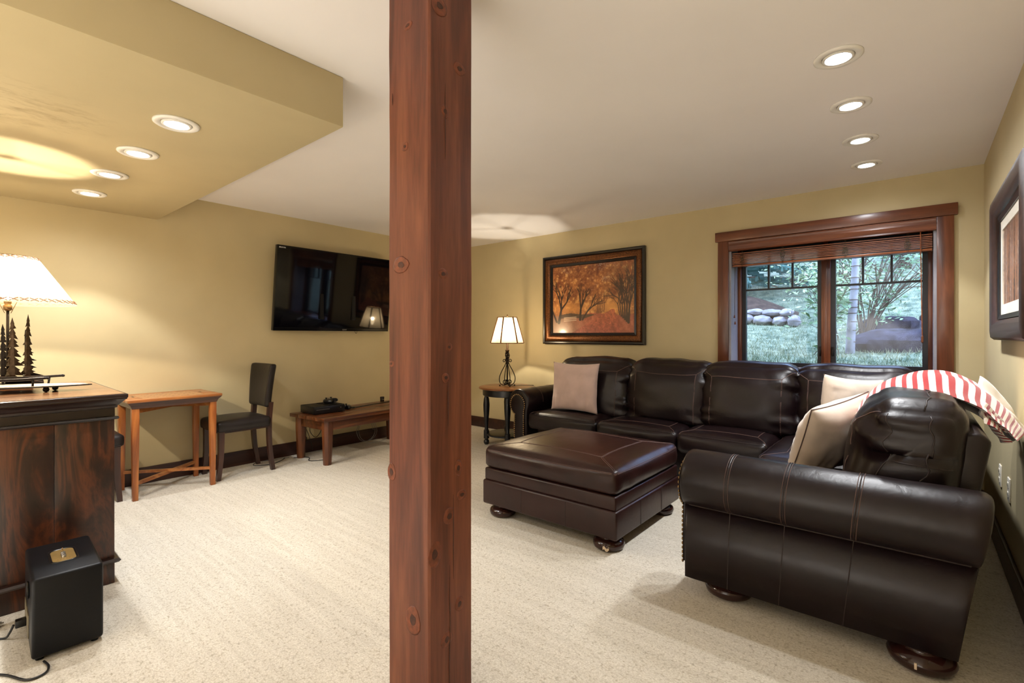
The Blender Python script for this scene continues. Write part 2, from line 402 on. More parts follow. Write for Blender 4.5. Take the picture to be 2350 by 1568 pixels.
# unseen fill spots added behind the camera; their floor bounce brightens the ceiling
for i, (x, y) in enumerate([(-1.75, .85), (-2.45, .85)]):
    downlight(x, y, H, ['recessed light in the white ceiling just behind the camera', 'recessed light in the white ceiling by the wall behind the camera'][i], P_FILL_CEILING, (80, 96)[i], spill=.0)
for i, y in enumerate((2.62, 3.20, 3.75, 4.35)):  # four more added spots in the unseen part of the soffit
    downlight(-1.35, y, SZ, f'recessed light in the left row of the gold soffit, {lr[i]} from the soffit face', P_FILL_SOFFIT, 76, spill=.0)

# ------------------------------------------------------------------ timber post
px0, px1, py0, py1 = .978, 1.165, 1.139, 1.343
t = thing('timber_post', 'rough reddish brown timber post with knots standing floor to ceiling', 'post', ((px0+px1)/2, (py0+py1)/2, 0))
n = 60; rings = []
for i in range(n+1):
    z = H*i/n
    q = lambda s: .0016*noise.noise(Vector((s, z*2.5, 0))) + .0008*noise.noise(Vector((s+9, z*9, 0)))
    ch = .006
    pts = [(px0+ch, py0), (px1-ch, py0), (px1, py0+ch), (px1, py1-ch), (px1-ch, py1), (px0+ch, py1), (px0, py1-ch), (px0, py0+ch)]
    rings.append([(x+q(j), y+q(j+20), z) for j, (x, y) in enumerate(pts)])
obj('shaft', MB().loft(rings), 'post_wood', t, angle=radians(35))
def knot(face, u, z, a, b, kind='knot'):
    # u along the face; a, b half sizes
    def M(x, y):
        return (px0-.0012, u+x, z+y) if face == 'L' else (u+x, py0-.0012, z+y)
    P = []
    mb = MB(); rings = []
    for rr, h in ((1.0, .0012), (.86, .0004), (.55, -.0003), (.25, 0)):
        ring = []
        for j in range(14):
            an = 2*pi*j/14; w_ = 1 + .22*noise.noise(Vector((u*50+cos(an), z*50+sin(an), 0)))
            x, y = a*rr*w_*cos(an), b*rr*w_*sin(an)
            p = M(x, y); ring.append((p[0]+h, p[1], p[2]) if face == 'L' else (p[0], p[1]+h, p[2]))
        rings.append(ring)
    o = obj('knot', mb.loft(rings), 'knot_ring', t, smooth=True)
    mb2 = MB(); ring = [[], []]
    for j in range(10):
        an = 2*pi*j/10; w_ = 1+.4*noise.noise(Vector((u*90+cos(an), z*90+sin(an), 3)))
        for q_, h in ((0, -.0008), (1, .003)):
            p = M(a*.42*w_*cos(an), b*.36*w_*sin(an)); ring[q_].append((p[0]+h, p[1], p[2]) if face == 'L' else (p[0], p[1]+h, p[2]))
    obj('knot_heart', mb2.loft(ring), 'knot_dark', o)
for fa, u, z, a, b in [('L', 1.275, 1.455, .030, .020), ('L', 1.255, 1.83, .012, .010), ('L', 1.325, 1.135, .010, .008), ('L', 1.325, .78, .016, .022), ('L', 1.215, .335, .026, .036), ('L', 1.24, 2.21, .016, .010),
                       ('R', 1.020, 2.25, .024, .022), ('R', 1.105, 2.09, .020, .016), ('R', 1.042, 1.93, .011, .016), ('R', 1.034, 1.42, .016, .014), ('R', 1.06, 1.19, .010, .010), ('R', 1.045, 1.095, .012, .012),
                       ('R', 1.06, .655, .018, .020), ('R', 1.000, .555, .020, .032), ('R', 1.115, .71, .018, .012), ('R', 1.105, .36, .014, .018), ('R', 1.05, .27, .018, .018), ('R', 1.1, .80, .012, .02)]:
    knot(fa, u, z, a*1.35, b*1.35)
for fa, u, z0, z1 in [('R', 1.043, 1.78, 2.02), ('R', 1.062, .02, .50), ('R', 1.078, .45, .72), ('L', 1.318, 1.98, 2.02), ('R', 1.055, .94, 1.08)]:
    c0 = MB(); pts = [((px0-.0009, u+.003*noise.noise(Vector((z*8, u, 0))), z) if fa == 'L' else (u+.004*noise.noise(Vector((z*8, u, 0))), py0-.0009, z)) for z in np.linspace(z0, z1, 16)]
    c0.tube(pts, [.0003+.0014*sin(pi*i/15) for i in range(16)], 5)
    obj('drying_crack', c0, 'knot_dark', t)

# ------------------------------------------------------------------ window
wl = (4.78, .6165, WZ0)
t = bpy.data.objects.new('window_1', None); link(t); t.location = wl; ROOTM[t.name] = Matrix.Translation(wl); struct(t, 'pair of black casement windows in a dark wood casing', 'window')
CT = .028
obj('head_casing', MB().box((XB-.036, -.228, 2.102), (XB, 1.462, 2.189)), 'trim_wood_y', t, bevel=.004)
obj('side_casing', MB().box((XB-CT, -.207, .90), (XB, -.112, 2.102)), 'trim_wood', t, bevel=.003)
obj('side_casing', MB().box((XB-CT, 1.345, .90), (XB, 1.439, 2.102)), 'trim_wood', t, bevel=.003)
obj('sill', MB().box((XB-.05, -.22, .892), (XB+.40, 1.452, .932)), 'trim_wood_y', t, bevel=.004)
obj('jamb', MB().box((XB, 1.327, .932), (5.03, 1.345, 2.10)), 'jamb_liner', t)
obj('jamb', MB().box((XB, -.112, .932), (5.03, -.094, 2.10)), 'jamb_liner', t)
obj('head_jamb', MB().box((XB, -.094, 2.082), (5.03, 1.327, 2.10)), 'trim_wood_y', t)
obj('frame_post', MB().box((5.0, 1.297, .932), (5.12, 1.327, 2.082)), 'trim_wood', t, bevel=.003)
obj('frame_post', MB().box((5.0, -.094, .932), (5.12, -.066, 2.082)), 'trim_wood', t, bevel=.003)
obj('mullion', MB().box((4.99, .575, .932), (5.12, .642, 2.082)), 'trim_wood', t, bevel=.004)
obj('mullion_bead', MB().box((4.975, .592, .932), (4.99, .625, 2.082)), 'trim_wood', t, bevel=.003)
for y0, y1 in ((.642, 1.297), (-.066, .575)):
    s = MB(); X0, X1 = 5.035, 5.08
    gy0, gy1, gz0, gz1 = y0+.034, y1-.034, .978, 1.886
    s.box((X0, y0, .940), (X1, y1, gz0)); s.box((X0, y0, gz1), (X1, y1, 1.960)); s.box((X0, y0, gz0), (X1, gy0, gz1)); s.box((X0, gy1, gz0), (X1, y1, gz1))
    sash = obj('sash', s, 'sash_black', t)
    zm = 1.660
    obj('muntin', MB().box((X0+.004, gy0, zm-.008), (X1-.006, gy1, zm+.008)), 'sash_black', sash)
    ys = [gy0 + (gy1-gy0)*k_/3 for k_ in range(4)]
    for y in ys[1:3]:
        obj('muntin', MB().box((X0+.004, y-.008, zm+.008), (X1-.006, y+.008, gz1)), 'sash_black', sash)
    obj('pane', MB().box((5.056, gy0, gz0), (5.060, gy1, zm-.008)), 'glass', sash)
    for k_ in range(3):
        obj('pane', MB().box((5.056, ys[k_]+(.008 if k_ else 0), zm+.008), (5.060, ys[k_+1]-(.008 if k_ < 2 else 0), gz1)), 'glass', sash)
    yc = (y0+y1)/2
    cr = MB().box((5.005, yc-.06, .934), (5.033, yc+.05, .952)); cr.box((4.995, yc-.01, .95), (5.02, yc+.10, .958))
    obj('crank_handle', cr, 'steel', sash, bevel=.002)
obj('frame_head', MB().box((4.99, -.066, 1.960), (5.12, 1.297, 2.082)), 'sash_black', t, bevel=.003)
for y in (.655, .562):
    obj('latch', MB().box((5.018, y-.010, 1.06), (5.036, y+.010, 1.13)).box((5.004, y-.006, 1.045), (5.018, y+.006, 1.10)), 'iron', t, bevel=.002)

# ------------------------------------------------------------------ wooden blind, drawn up
t = thing('window_blind', 'reddish brown wooden slat blind drawn up under the window head', 'blind', (4.83, .6165, 1.87))
by0, by1 = -.088, 1.322
vp = [(XB-.03, 2.098), (XB-.034, 2.088), (XB-.030, 2.075), (XB-.034, 2.055), (XB-.026, 2.035), (XB-.020, 2.020), (XB-.024, 2.008), (XB-.010, 2.004), (XB-.006, 2.098)]
obj('valance', MB().prism(vp, 'y', -.110, 1.343), 'trim_wood_y', t, angle=radians(30))
obj('head_rail', MB().box((4.80, by0, 2.03), (4.85, by1, 2.08)), 'black_matte', t)
zz = [1.988, 1.972] + [1.958-.0125*i for i in range(6)]
for i, z in enumerate(zz):
    th_ = .0045
    obj('slat', MB().prism([(4.798+.003*(i % 2), z), (4.825, z+.0030), (4.850, z), (4.850, z-.006), (4.825, z-.004), (4.798+.003*(i % 2), z-.007)], 'y', by0, by1), 'blind_wood', t)
obj('bottom_rail', MB().box((4.799, by0, 1.862), (4.851, by1, 1.880)), 'blind_wood', t, bevel=.003)
for y in (1.235, .905, .45, .055):
    c = MB()
    for dy in (-.004, .004): c.tube([(4.797, y+dy, 2.03), (4.796, y+dy, 1.95), (4.796, y+dy, 1.862)], .0012, 5)
    for i in range(9):
        a = random.random()*6; zc = 1.90+.055*random.random(); r_ = .008+.012*random.random()
        c.tube([(4.795-.003*random.random(), y+r_*cos(a+u), zc+r_*1.3*sin(a+u)) for u in np.linspace(0, 4.5, 10)], .0012, 5)
    obj('ladder_cord', c, 'stem_brown', t)
w_ = MB().tube([(4.785, -.02, 2.02), (4.784, -.025, 1.6), (4.784, -.03, 1.22)], .0035, 8); obj('tilt_wand', w_, 'blind_wood', t)
obj('wand_grip', MB().lathe([(.003, .03), (.008, .02), (.008, -.02), (.003, -.03)], 10, c=(4.784, -.031, 1.20)), 'trim_wood', t)
for i, (x, z) in enumerate(((4.82, 1.42), (4.84, 1.36))):
    obj('pull_cord', MB().tube([(x, 1.305, 2.0), (x, 1.308, 1.7), (x, 1.308, z)], .0013, 5), 'stem_brown', t)
    obj('cord_tassel', MB().lathe([(.002, .012), (.005, .006), (.009, -.012), (.007, -.018)], 10, c=(x, 1.308, z-.012)), 'trim_wood', t, smooth=True)

# ------------------------------------------------------------------ outdoors
def gz(x, y):
    z = .90 + .17*max(0, x-5.35) + .20*max(0, x-9.0) + .05*noise.noise(Vector((x*.5, y*.5, 0)))
    return z + .05*max(0, y-1.0)
struct(obj('ground', MB().grid(lambda u, v: (5.19+18*u**1.6, -9+22*v, gz(5.19+18*u**1.6, -9+22*v)), 60, 60), 'grass_ground', smooth=True), 'sloping lawn outside the window', 'lawn')
b = MB()
for i in range(26000):
    x = 5.25 + 5.5*random.random()**1.5; y = (x/5.05)*(-.35+1.9*random.random()); z = gz(x, y)
    h_ = .015+.05*random.random()**1.5; a = random.random()*6.28; l = .03*random.random()+.015; q = random.random()*6.28; w2 = .0022+.0025*random.random()
    b.add([(x-w2*cos(a), y-w2*sin(a), z-.01), (x+w2*cos(a), y+w2*sin(a), z-.01), (x+l*cos(q), y+l*sin(q), z+h_)], [(0, 1, 2)])
o = obj('grass', b, 'grass_blades'); o['kind'] = 'stuff'; o['label'] = 'pale green grass blades on the slope outside the window'; o['category'] = 'grass'
def rock(name, c, r, mat, label, seed, cat='stone', group=None, rough=.18, flat=None):
    m = MB(); cx_, cy_, cz_ = c
    def f_(u, v):
        a = 2*pi*u; p = -pi/2+pi*v; d = Vector((cos(p)*cos(a), cos(p)*sin(a), sin(p)))
        if flat: d = Vector([math.copysign(abs(q)**flat, q) for q in d])
        k_ = 1 + rough*noise.noise(d*1.7+Vector((seed, 0, 0))) + rough*.4*noise.noise(d*5+Vector((seed, 3, 0)))
        return (cx_+r[0]*d.x*k_, cy_+r[1]*d.y*k_, cz_+r[2]*d.z*k_)
    m.grid(f_, 28, 16, wrapu=True)
    return tag(obj(name, m, mat, smooth=not flat, weld=True, angle=radians(25) if flat else None), label, cat, group)
SXx = 8.0
for i, (yy, zz_, ry, rz_, lab) in enumerate([(1.99, .075, .10, .07, 'leftmost rounded stone of the lower course of the stone edging'), (1.79, .07, .135, .075, 'wide flat pinkish stone in the lower course of the stone edging'),
        (1.555, .07, .10, .07, 'third stone of the lower course of the stone edging'), (1.36, .08, .085, .085, 'rightmost big pale stone at the end of the stone edging'),
        (1.90, .19, .12, .05, 'long stone at the left of the upper course of the stone edging'), (1.68, .19, .15, .055, 'long grey stone in the middle of the upper course of the stone edging'),
        (1.47, .20, .09, .06, 'small pink stone at the right of the upper course of the stone edging')]):
    rock('garden_stone', (SXx+.02*(i % 3)+(.08 if i > 3 else 0), yy, gz(SXx, yy)+zz_), (.13, ry, rz_), 'rock_pale', lab, i*7.3, group='stones edging the soil mound')
mo = MB().grid(lambda u, v: (8.15+1.1*u, 1.45+1.3*v, gz(8.15+1.1*u, 1.45+1.3*v)-.02+(.42*sin(pi*min(1, u*.9+.1))**.7*sin(pi*min(1, max(0, v*.62)))**.6)), 20, 20)
tag(obj('soil_mound', mo, 'soil', smooth=True), 'dark soil mound heaped behind the row of pale stones', 'mound')
rock('boulder', (6.62, .12, 1.02), (.42, .42, .27), 'rock_dark', 'big dark flat-topped boulder close outside the right hand window', 3.3, 'boulder', rough=.12, flat=.55)
rock('boulder', (7.75, .25, 1.30), (.34, .30, .16), 'rock_dark', 'smaller weathered rock lying behind the big boulder', 8.1, 'boulder', rough=.16, flat=.6)
rock('boulder', (8.3, -.22, 1.38), (.26, .20, .16), 'rock_dark', 'dark rock at the right edge behind the big boulder', 12.1, 'boulder', rough=.16, flat=.6)
# aspen
t = thing('aspen_tree', 'slim pale aspen trunk with dark rings outside the right hand window', 'tree', (6.2, .535, gz(6.2, .535)))
tp = [(6.2, .545, .9), (6.2, .53, 1.3), (6.21, .505, 1.7), (6.21, .49, 2.2), (6.22, .48, 3.2), (6.2, .5, 4.6)]
obj('trunk', MB().tube(spline(tp, 6), [.045-.0008*i for i in range(31)], 14), 'aspen_bark', t, smooth=True)
for z in (1.16, 1.28, 1.37, 1.46, 1.52, 1.60, 1.71, 1.76, 1.83, 1.95):
    y = .545-(z-.9)*.05
    obj('bark_ring', MB().lathe([(.0425, -.004), (.0445, -.0015), (.0445, .0015), (.0425, .004)], 14, c=(6.205, y, z), cap=False), 'stem_brown', t, smooth=True)
def leaves(m, c, r, n_, size, flat=.6, seed=0):
    rng = random.Random(seed)
    for i in range(n_):
        while True:
            d = Vector((rng.uniform(-1, 1), rng.uniform(-1, 1), rng.uniform(-1, 1)))
            if d.length < 1: break
        p = Vector(c)+Vector((d.x*r[0], d.y*r[1], d.z*r[2]))
        s_ = size*(.6+.8*rng.random()); a = Vector((rng.gauss(0, 1), rng.gauss(0, 1), rng.gauss(0, .5))).normalized(); q = a.cross(Vector((rng.gauss(0, 1), rng.gauss(0, 1), rng.gauss(0, 1)))).normalized()
        m.add([p-a*s_, p+q*s_*flat*.5, p+a*s_, p-q*s_*flat*.5], [(0, 1, 2, 3)])
    return m
lv = leaves(MB(), (6.2, .5, 3.4), (1.0, 1.0, .9), 600, .05, .8, 5); obj('foliage', lv, 'leaf_light', t)
# stemmy shrub
def shrub(base, n_, hgt, lean, leafn, mat, label, seed, lsize=.035, spread=.5, stem_r=.008):
    rng = random.Random(seed); base = Vector(base)
    t = thing('leafy_shrub', label, 'shrub', tuple(base)); st_ = MB(); lf = MB()
    for i in range(n_):
        e = Vector((rng.gauss(lean[0], spread), rng.gauss(lean[1], spread), hgt*(.65+.5*rng.random())))
        mid = base+Vector((e.x*.25+rng.gauss(0, .05), e.y*.3+rng.gauss(0, .05), e.z*.42)); p = spline([base+Vector((rng.gauss(0, .05), rng.gauss(0, .05), -.05)), mid, base+e], 5)
        st_.tube(p, [stem_r*(1-.7*j/10) for j in range(len(p))], 5)
        for k_ in range(2):
            q = p[5+k_*2]; e2 = base+e*.9+Vector((rng.gauss(0, .18), rng.gauss(0, .18), rng.gauss(0, .1)))
            st_.tube(spline([q, (q+e2)/2+Vector((0, 0, .04)), e2], 3), [stem_r*.5]*7, 4)
            leaves(lf, e2, (.16, .16, .16), leafn//2, lsize, .7, seed*100+i*3+k_)
        leaves(lf, base+e, (.18, .18, .2), leafn, lsize, .7, seed*77+i)
        leaves(lf, mid, (.2, .2, .25), leafn//2, lsize, .7, seed*55+i)
    obj('stems', st_, 'stem_brown', t, smooth=True); obj('foliage', lf, mat, t); return t
shrub((7.25, .48, gz(7.25, .48)), 26, 1.15, (.1, -.20), 26, 'leaf_mid', 'many-stemmed green shrub fanning out behind the aspen trunk', 3, .03, .36, .009)
shrub((8.6, 1.02, gz(8.6, 1.0)), 18, .9, (.0, .0), 22, 'leaf_light', 'pale loose shrub behind the lawn in the left hand window', 5, .028, .3, .006)
shrub((6.1, .70, gz(6.1, .7)), 6, .75, (.0, .02), 12, 'leaf_mid', 'thin leafy shoots beside the left casement close to the glass', 8, .036, .06, .004)
shrub((8.2, -.35, gz(8.2, -.3)), 20, 1.5, (0, .05), 50, 'leaf_mid', 'dense leafy shrub at the right edge of the right hand window', 11, .035, .35, .008)
shrub((6.9, .75, gz(6.9, .75)), 10, .8, (0, -.05), 22, 'leaf_light', 'young yellow green shrub left of the aspen trunk', 13, .034, .14, .005)
for i, (x, y, hh, mt, lab) in enumerate([(11.0, 1.4, 1.7, 'leaf_light', 'pale green bush far up the slope behind the soil mound'), (11.5, .2, 1.6, 'leaf_light', 'pale green bush far up the slope behind the aspen'),
        (11.8, -.9, 2.4, 'leaf_mid', 'tall green bush far up the slope at the right'), (11.2, 3.4, 1.9, 'leaf_mid', 'green bush far up the slope at the left')]):
    shrub((x, y, gz(x, y)), 18, hh, (0, 0), 70, mt, lab, 21+i, .06, .7, .012)
# spruce with drooping boughs
t = thing('blue_spruce', 'blue green spruce with low drooping boughs above the soil mound', 'tree', (9.6, 2.75, gz(9.6, 2.75)))
sb = gz(9.6, 2.75)
obj('trunk', MB().tube([(9.6, 2.75, sb-.1), (9.6, 2.75, sb+6)], [.14, .03], 10), 'stem_brown', t, smooth=True)
rng = random.Random(4); bo = MB(); ne = MB()
for lvl in range(17):
    z = sb+.45+lvl*.24; L = 1.9*(1-lvl/22)
    for q in range(9):
        a = 2*pi*(q+.5*(lvl % 2)+.3*rng.random())/9; dv = Vector((cos(a), sin(a), 0))
        p = [Vector((9.6, 2.75, z))+dv*L*s_+Vector((0, 0, .12*s_-.42*s_*s_)) for s_ in (0, .25, .5, .75, 1)]
        bo.tube(p, [.018, .014, .011, .008, .004], 4)
        for k_ in range(80):
            s_ = .15+.85*rng.random(); c = Vector((9.6, 2.75, z))+dv*L*s_+Vector((0, 0, .12*s_-.42*s_*s_)); side = dv.cross(Vector((0, 0, 1)))*rng.uniform(-1, 1)*.22*(1.15-s_)
            e = c+side+dv*.08; c2 = c+side*.3; wv = Vector((0, 0, -.035-.05*rng.random()))
            ne.add([c2, e, e+wv+dv*.02, c2+wv], [(0, 1, 2, 3)])
obj('boughs', bo, 'stem_brown', t); obj('needles', ne, 'needles', t)
struct(obj('hillside', MB().grid(lambda u, v: (16+9*u, -12+28*v, 3.0+9*u+.7*noise.noise(Vector((u*6, v*9, 2)))), 24, 40), 'hillside', smooth=True), 'pale dry hillside rising behind the garden', 'hillside')
# ================================================================== upholstery
def surf_box(c, h, r, crown=0, crown_axis=2, warp=None):
    """maps a point of the cube surface [-1,1]^3 to a soft box"""
    c = Vector(c); h = Vector(h)
    def f(p):
        q = [p[i]*h[i] for i in range(3)]
        k_ = [max(-(h[i]-r), min(h[i]-r, q[i])) for i in range(3)]
        d = Vector([q[i]-k_[i] for i in range(3)])
        if d.length > 1e-9: d.normalize()
        o = Vector(k_)+d*r
        if crown:
            a = crown_axis; b_, e = [i for i in range(3) if i != a]
            o[a] += crown*(p[a])*max(0, 1-abs(p[b_])**2.4)*max(0, 1-abs(p[e])**2.4) if p[a] > 0 else 0
            # sides bow out a little
            for i in (b_, e): o[i] += .35*crown*p[i]*max(0, 1-p[3-a-i if False else (b_ if i == e else e)]**2)*max(0, 1-p[a]**2)
        if warp: o = Vector(warp(p, o))
        return c+o
    return f
def cube_pts(n=(14, 14, 8), pw=.62):
    def ax(m):  # denser towards the edges
        return [math.copysign(abs(t)**pw, t) for t in np.linspace(-1, 1, m+1)]
    return [ax(i) for i in n]
def soft(f, n=(16, 16, 8)):
    A = cube_pts(n); m = MB()
    for a in range(3):
        b_, e = (a+1) % 3, (a+2) % 3
        for s in (-1, 1):
            U, V = A[b_], A[e]; vs = []
            for u in U:
                for v in V:
                    p = [0, 0, 0]; p[a] = s; p[b_] = u; p[e] = v; vs.append(f(p))
            nv = len(V); fs = []
            for i in range(len(U)-1):
                for j in range(nv-1):
                    q = (i*nv+j, (i+1)*nv+j, (i+1)*nv+j+1, i*nv+j+1); fs.append(q if s > 0 else q[::-1])
            m.add(vs, fs)
    return m
def line_on(f, pts, n=18, off=.0006):
    """polyline on the soft surface through cube-surface points"""
    out = []
    for i in range(len(pts)-1):
        for k_ in range(n):
            t_ = k_/n; out.append([pts[i][j]*(1-t_)+pts[i+1][j]*t_ for j in range(3)])
    out.append(list(pts[-1])); return [f(p) for p in out]
def stitches(f, paths, r=.0013, gap=.006, axis=None):
    m = MB()
    for pts in paths: m.tube(line_on(f, pts), r, 5)
    return m
def wrink(seed, amp=.008, axis=0, out=1, kz=7.0, edge=.55):
    """creases that gather at the cushion's sides"""
    def w(p, o):
        s = max(0, abs(p[axis])-edge)/(1-edge)
        v = noise.noise(Vector((seed+p[0]*.9, p[1]*1.1, p[2]*kz*.55+p[axis]*1.2)))
        v2 = noise.noise(Vector((seed+5+p[0]*2.2, p[1]*2.2, p[2]*2.2)))
        q = o.copy(); q[out] += amp*(1.6*v*s+.8*v2)
        return q
    return w

# ------------------------------------------------------------------ sectional sofa
sf = thing('sectional_sofa', 'dark brown leather sectional sofa along the window wall and the right wall', 'sofa', (3.9, 1.4, 0))
# bases
obj('window_side_base', MB().box((3.88, .80, .09), (4.70, 2.90, .31)), 'sofa_leather', sf, bevel=.02)
obj('corner_base', MB().box((3.35, -.09, .09), (4.70, .795, .31)), 'sofa_leather', sf, bevel=.02)
obj('right_side_base', MB().box((2.42, -.09, .09), (3.345, .74, .31)), 'sofa_leather', sf, bevel=.02)
# back frames: the outside of the back rakes outwards
yb = lambda z: -.085-.155*z
xb = lambda z: 4.60+.155*z
m = MB().prism([(yb(.09), .09), (.05, .09), (-.02, .80), (-.045, .84), (yb(.85)+.03, .86), (yb(.85), .83)], 'x', 2.535, 4.66)
obj('right_side_back_frame', m, 'sofa_leather', sf, bevel=.015)
m = MB().prism([(xb(.09), .09), (4.42, .09), (4.52, .80), (4.54, .84), (xb(.85)-.03, .86), (xb(.85), .83)], 'y', -.09, 2.96)
obj('window_side_back_frame', m, 'sofa_leather', sf, bevel=.015)
# rolled arms -------------------------------------------------------
def arm_profile(sgn, xc):
    """(across, z): a leg panel carrying a scrolled roll; sgn=-1 rolls towards -across"""
    pts = []
    rc, zc, R = .055, .553, .130
    out_x = .0; inn = .165
    pts.append((out_x, .09)); pts.append((out_x-.004, .25)); pts.append((out_x+.004, .432))
    for i in range(25):                      # the roll, from under the outside lip over the top to the inside
        a = radians(252-i*(252+28)/24)
        pts.append((rc+R*cos(a), zc+R*sin(a)))
    pts.append((inn, .44)); pts.append((inn, .09))
    return [(xc+sgn*(-1)*x, z) for x, z in pts]
def arm(profile, axis, y0, y1, back, seams, front):
    n_ = 20; rings = []
    def ring(t_, sc=1.0):
        P = []
        for (x, z) in profile:
            yy = y1+(back(z)-y1)*t_
            xm = sum(p[0] for p in profile)/len(profile); zm = .42
            xx = xm+(x-xm)*sc; zz_ = zm+(z-zm)*(sc if z > .1 else 1)
            zz_ += .0 
            P.append((xx, yy, zz_) if axis == 'y' else (yy, xx, zz_))
        return P
    for i, (t_, sc) in enumerate([(.0, .93), (.004, .965), (.012, .99), (.028, 1.0)]+[(.05+.9*j/14, 1.0+.004*sin(j*2.1)) for j in range(15)]+[(.965, .998), (.985, .985), (.996, .955), (1.0, .92)]):
        rings.append(ring(t_, sc))
    body = MB().loft(rings); o = obj('rolled_arm', body, 'sofa_leather', sf, smooth=True)
    for t_ in seams:
        for d_ in (-.007, .007):
            obj('seam_stitching', MB().tube([Vector(p) for p in ring(t_+d_/abs(y1-y0), 1.0045)[3:26]], .0013, 5), 'stitch', o)
        obj('seam', MB().tube([Vector(p) for p in ring(t_, 1.002)[:26]], .0022, 5), 'leather_seam', o)
    lip = ring(.5, 1)[2]
    obj('lip_seam', MB().tube([ring(t_, 1.003)[2] for t_ in np.linspace(.02, .98, 12)], .003, 6), 'leather_seam', o)
    # nailheaded front panel
    fr_ = [((x-sum(p[0] for p in profile)/len(profile))*.70+sum(p[0] for p in profile)/len(profile), .42+(z-.42)*.80+(.0)) for x, z in profile]
    ya, yb_ = y1+front*.004, y1+front*.014
    pm = MB().loft([[(x, ya, z) if axis == 'y' else (ya, x, z) for x, z in fr_], [(x, yb_, z) if axis == 'y' else (yb_, x, z) for x, z in fr_]])
    pn = obj('arm_front_panel', pm, 'sofa_leather', o, bevel=.004)
    nm = MB(); P = [(x, z) for x, z in fr_]; L = 0; pts = []
    for i in range(len(P)-1):
        a = Vector((*P[i], 0)); b_ = Vector((*P[i+1], 0)); d_ = (b_-a).length
        while L < d_:
            q = a+(b_-a)*(L/d_ if d_ else 0); pts.append(q); L += .021
        L -= d_
    yn = y1+front*.012
    for q in pts:
        if q.y < .12: continue
        prof = [(.0085, 0), (.0078, .003), (.005, .006), (.0, .0072)]
        rings2 = []
        for r_, h_ in prof:
            rings2.append([((q.x+max(r_, 1e-4)*cos(2*pi*j/8), yn+front*h_, q.y+max(r_, 1e-4)*sin(2*pi*j/8)) if axis == 'y' else (yn+front*h_, q.x+max(r_, 1e-4)*cos(2*pi*j/8), q.y+max(r_, 1e-4)*sin(2*pi*j/8))) for j in range(8)])
        nm.loft(rings2)
    no = obj('nailhead_trim', nm, 'nail_brass', o, smooth=True); no['kind'] = 'stuff'
    return o
# right hand arm (its outside faces the camera), front end towards +y
arm(arm_profile(-1, 2.295), 'y', 0, .845, lambda z: yb(z)-.012, (.20, .415, .65), +1)
# left hand arm at the far end, front end towards -x
arm(arm_profile(+1, 3.16), 'x', 0, 3.84, lambda z: xb(z)-.02, (.30, .62), -1)
# seat cushions ------------------------------------------------------
def seat(x0, x1, y0, y1, z0, z1, seed, face):
    h_ = ((x1-x0)/2, (y1-y0)/2, (z1-z0)/2); c_ = ((x0+x1)/2, (y0+y1)/2, (z0+z1)/2)
    def wp(p, o):
        q = o.copy(); v = noise.noise(Vector((p[0]*1.4+seed, p[1]*1.4, p[2])))
        q.z += .006*v*(1 if p[2] > 0 else .2)
        fr_ = noise.noise(Vector((p[0]*(7 if face == 'y' else 1.2)+seed, p[1]*(7 if face == 'x' else 1.2), p[2]*1.5)))
        if face == 'x' and p[0] < -.55: q.x += .006*fr_
        if face == 'y' and p[1] > .55: q.y += .006*fr_
        return q
    f = surf_box(c_, h_, .05, .032, 2, wp)
    o = obj('seat_cushion', soft(f, (18, 18, 8)), 'sofa_leather', sf, smooth=True, weld=True)
    e = .80
    A = [(-.62, -.70, 1), (-.62, .70, 1), (.95, .70, 1)] if face == 'x' else [(-.70, .62, 1), (.70, .62, 1), (.70, -.95, 1)]
    B_ = [(-.62, -.70, 1), (.95, -.70, 1)] if face == 'x' else [(-.70, .62, 1), (-.70, -.95, 1)]
    C1 = [(-.62, .70, 1), (-.97, .97, .97)] if face == 'x' else [(.70, .62, 1), (.97, .97, .97)]
    C2 = [(-.62, -.70, 1), (-.97, -.97, .97)] if face == 'x' else [(-.70, .62, 1), (-.97, .97, .97)]
    sm = MB()
    for pth in (A, B_, C1, C2):
        sm.tube(line_on(f, pth, 16), .0016, 5)
    obj('seam_stitching', sm, 'stitch', o, smooth=True)
    ed = [(-.985, -.98, .93), (-.985, .98, .93)] if face == 'x' else [(-.98, .985, .93), (.98, .985, .93)]
    e2 = [(-.985, -.98, -.93), (-.985, .98, -.93)] if face == 'x' else [(-.98, .985, -.93), (.98, .985, -.93)]
    obj('welt', MB().tube(line_on(f, ed, 24), .003, 6).tube(line_on(f, e2, 24), .003, 6), 'leather_seam', o, smooth=True)
    return o
seat(3.82, 4.50, 2.205, 2.985, .30, .462, 1, 'x')
seat(3.80, 4.50, 1.468, 2.20, .30, .462, 2, 'x')
seat(3.77, 4.50, .80, 1.463, .30, .465, 3, 'x')
seat(3.37, 4.50, .02, .792, .30, .465, 4, 'y')
seat(2.475, 3.365, .02, .79, .30, .465, 5, 'y')
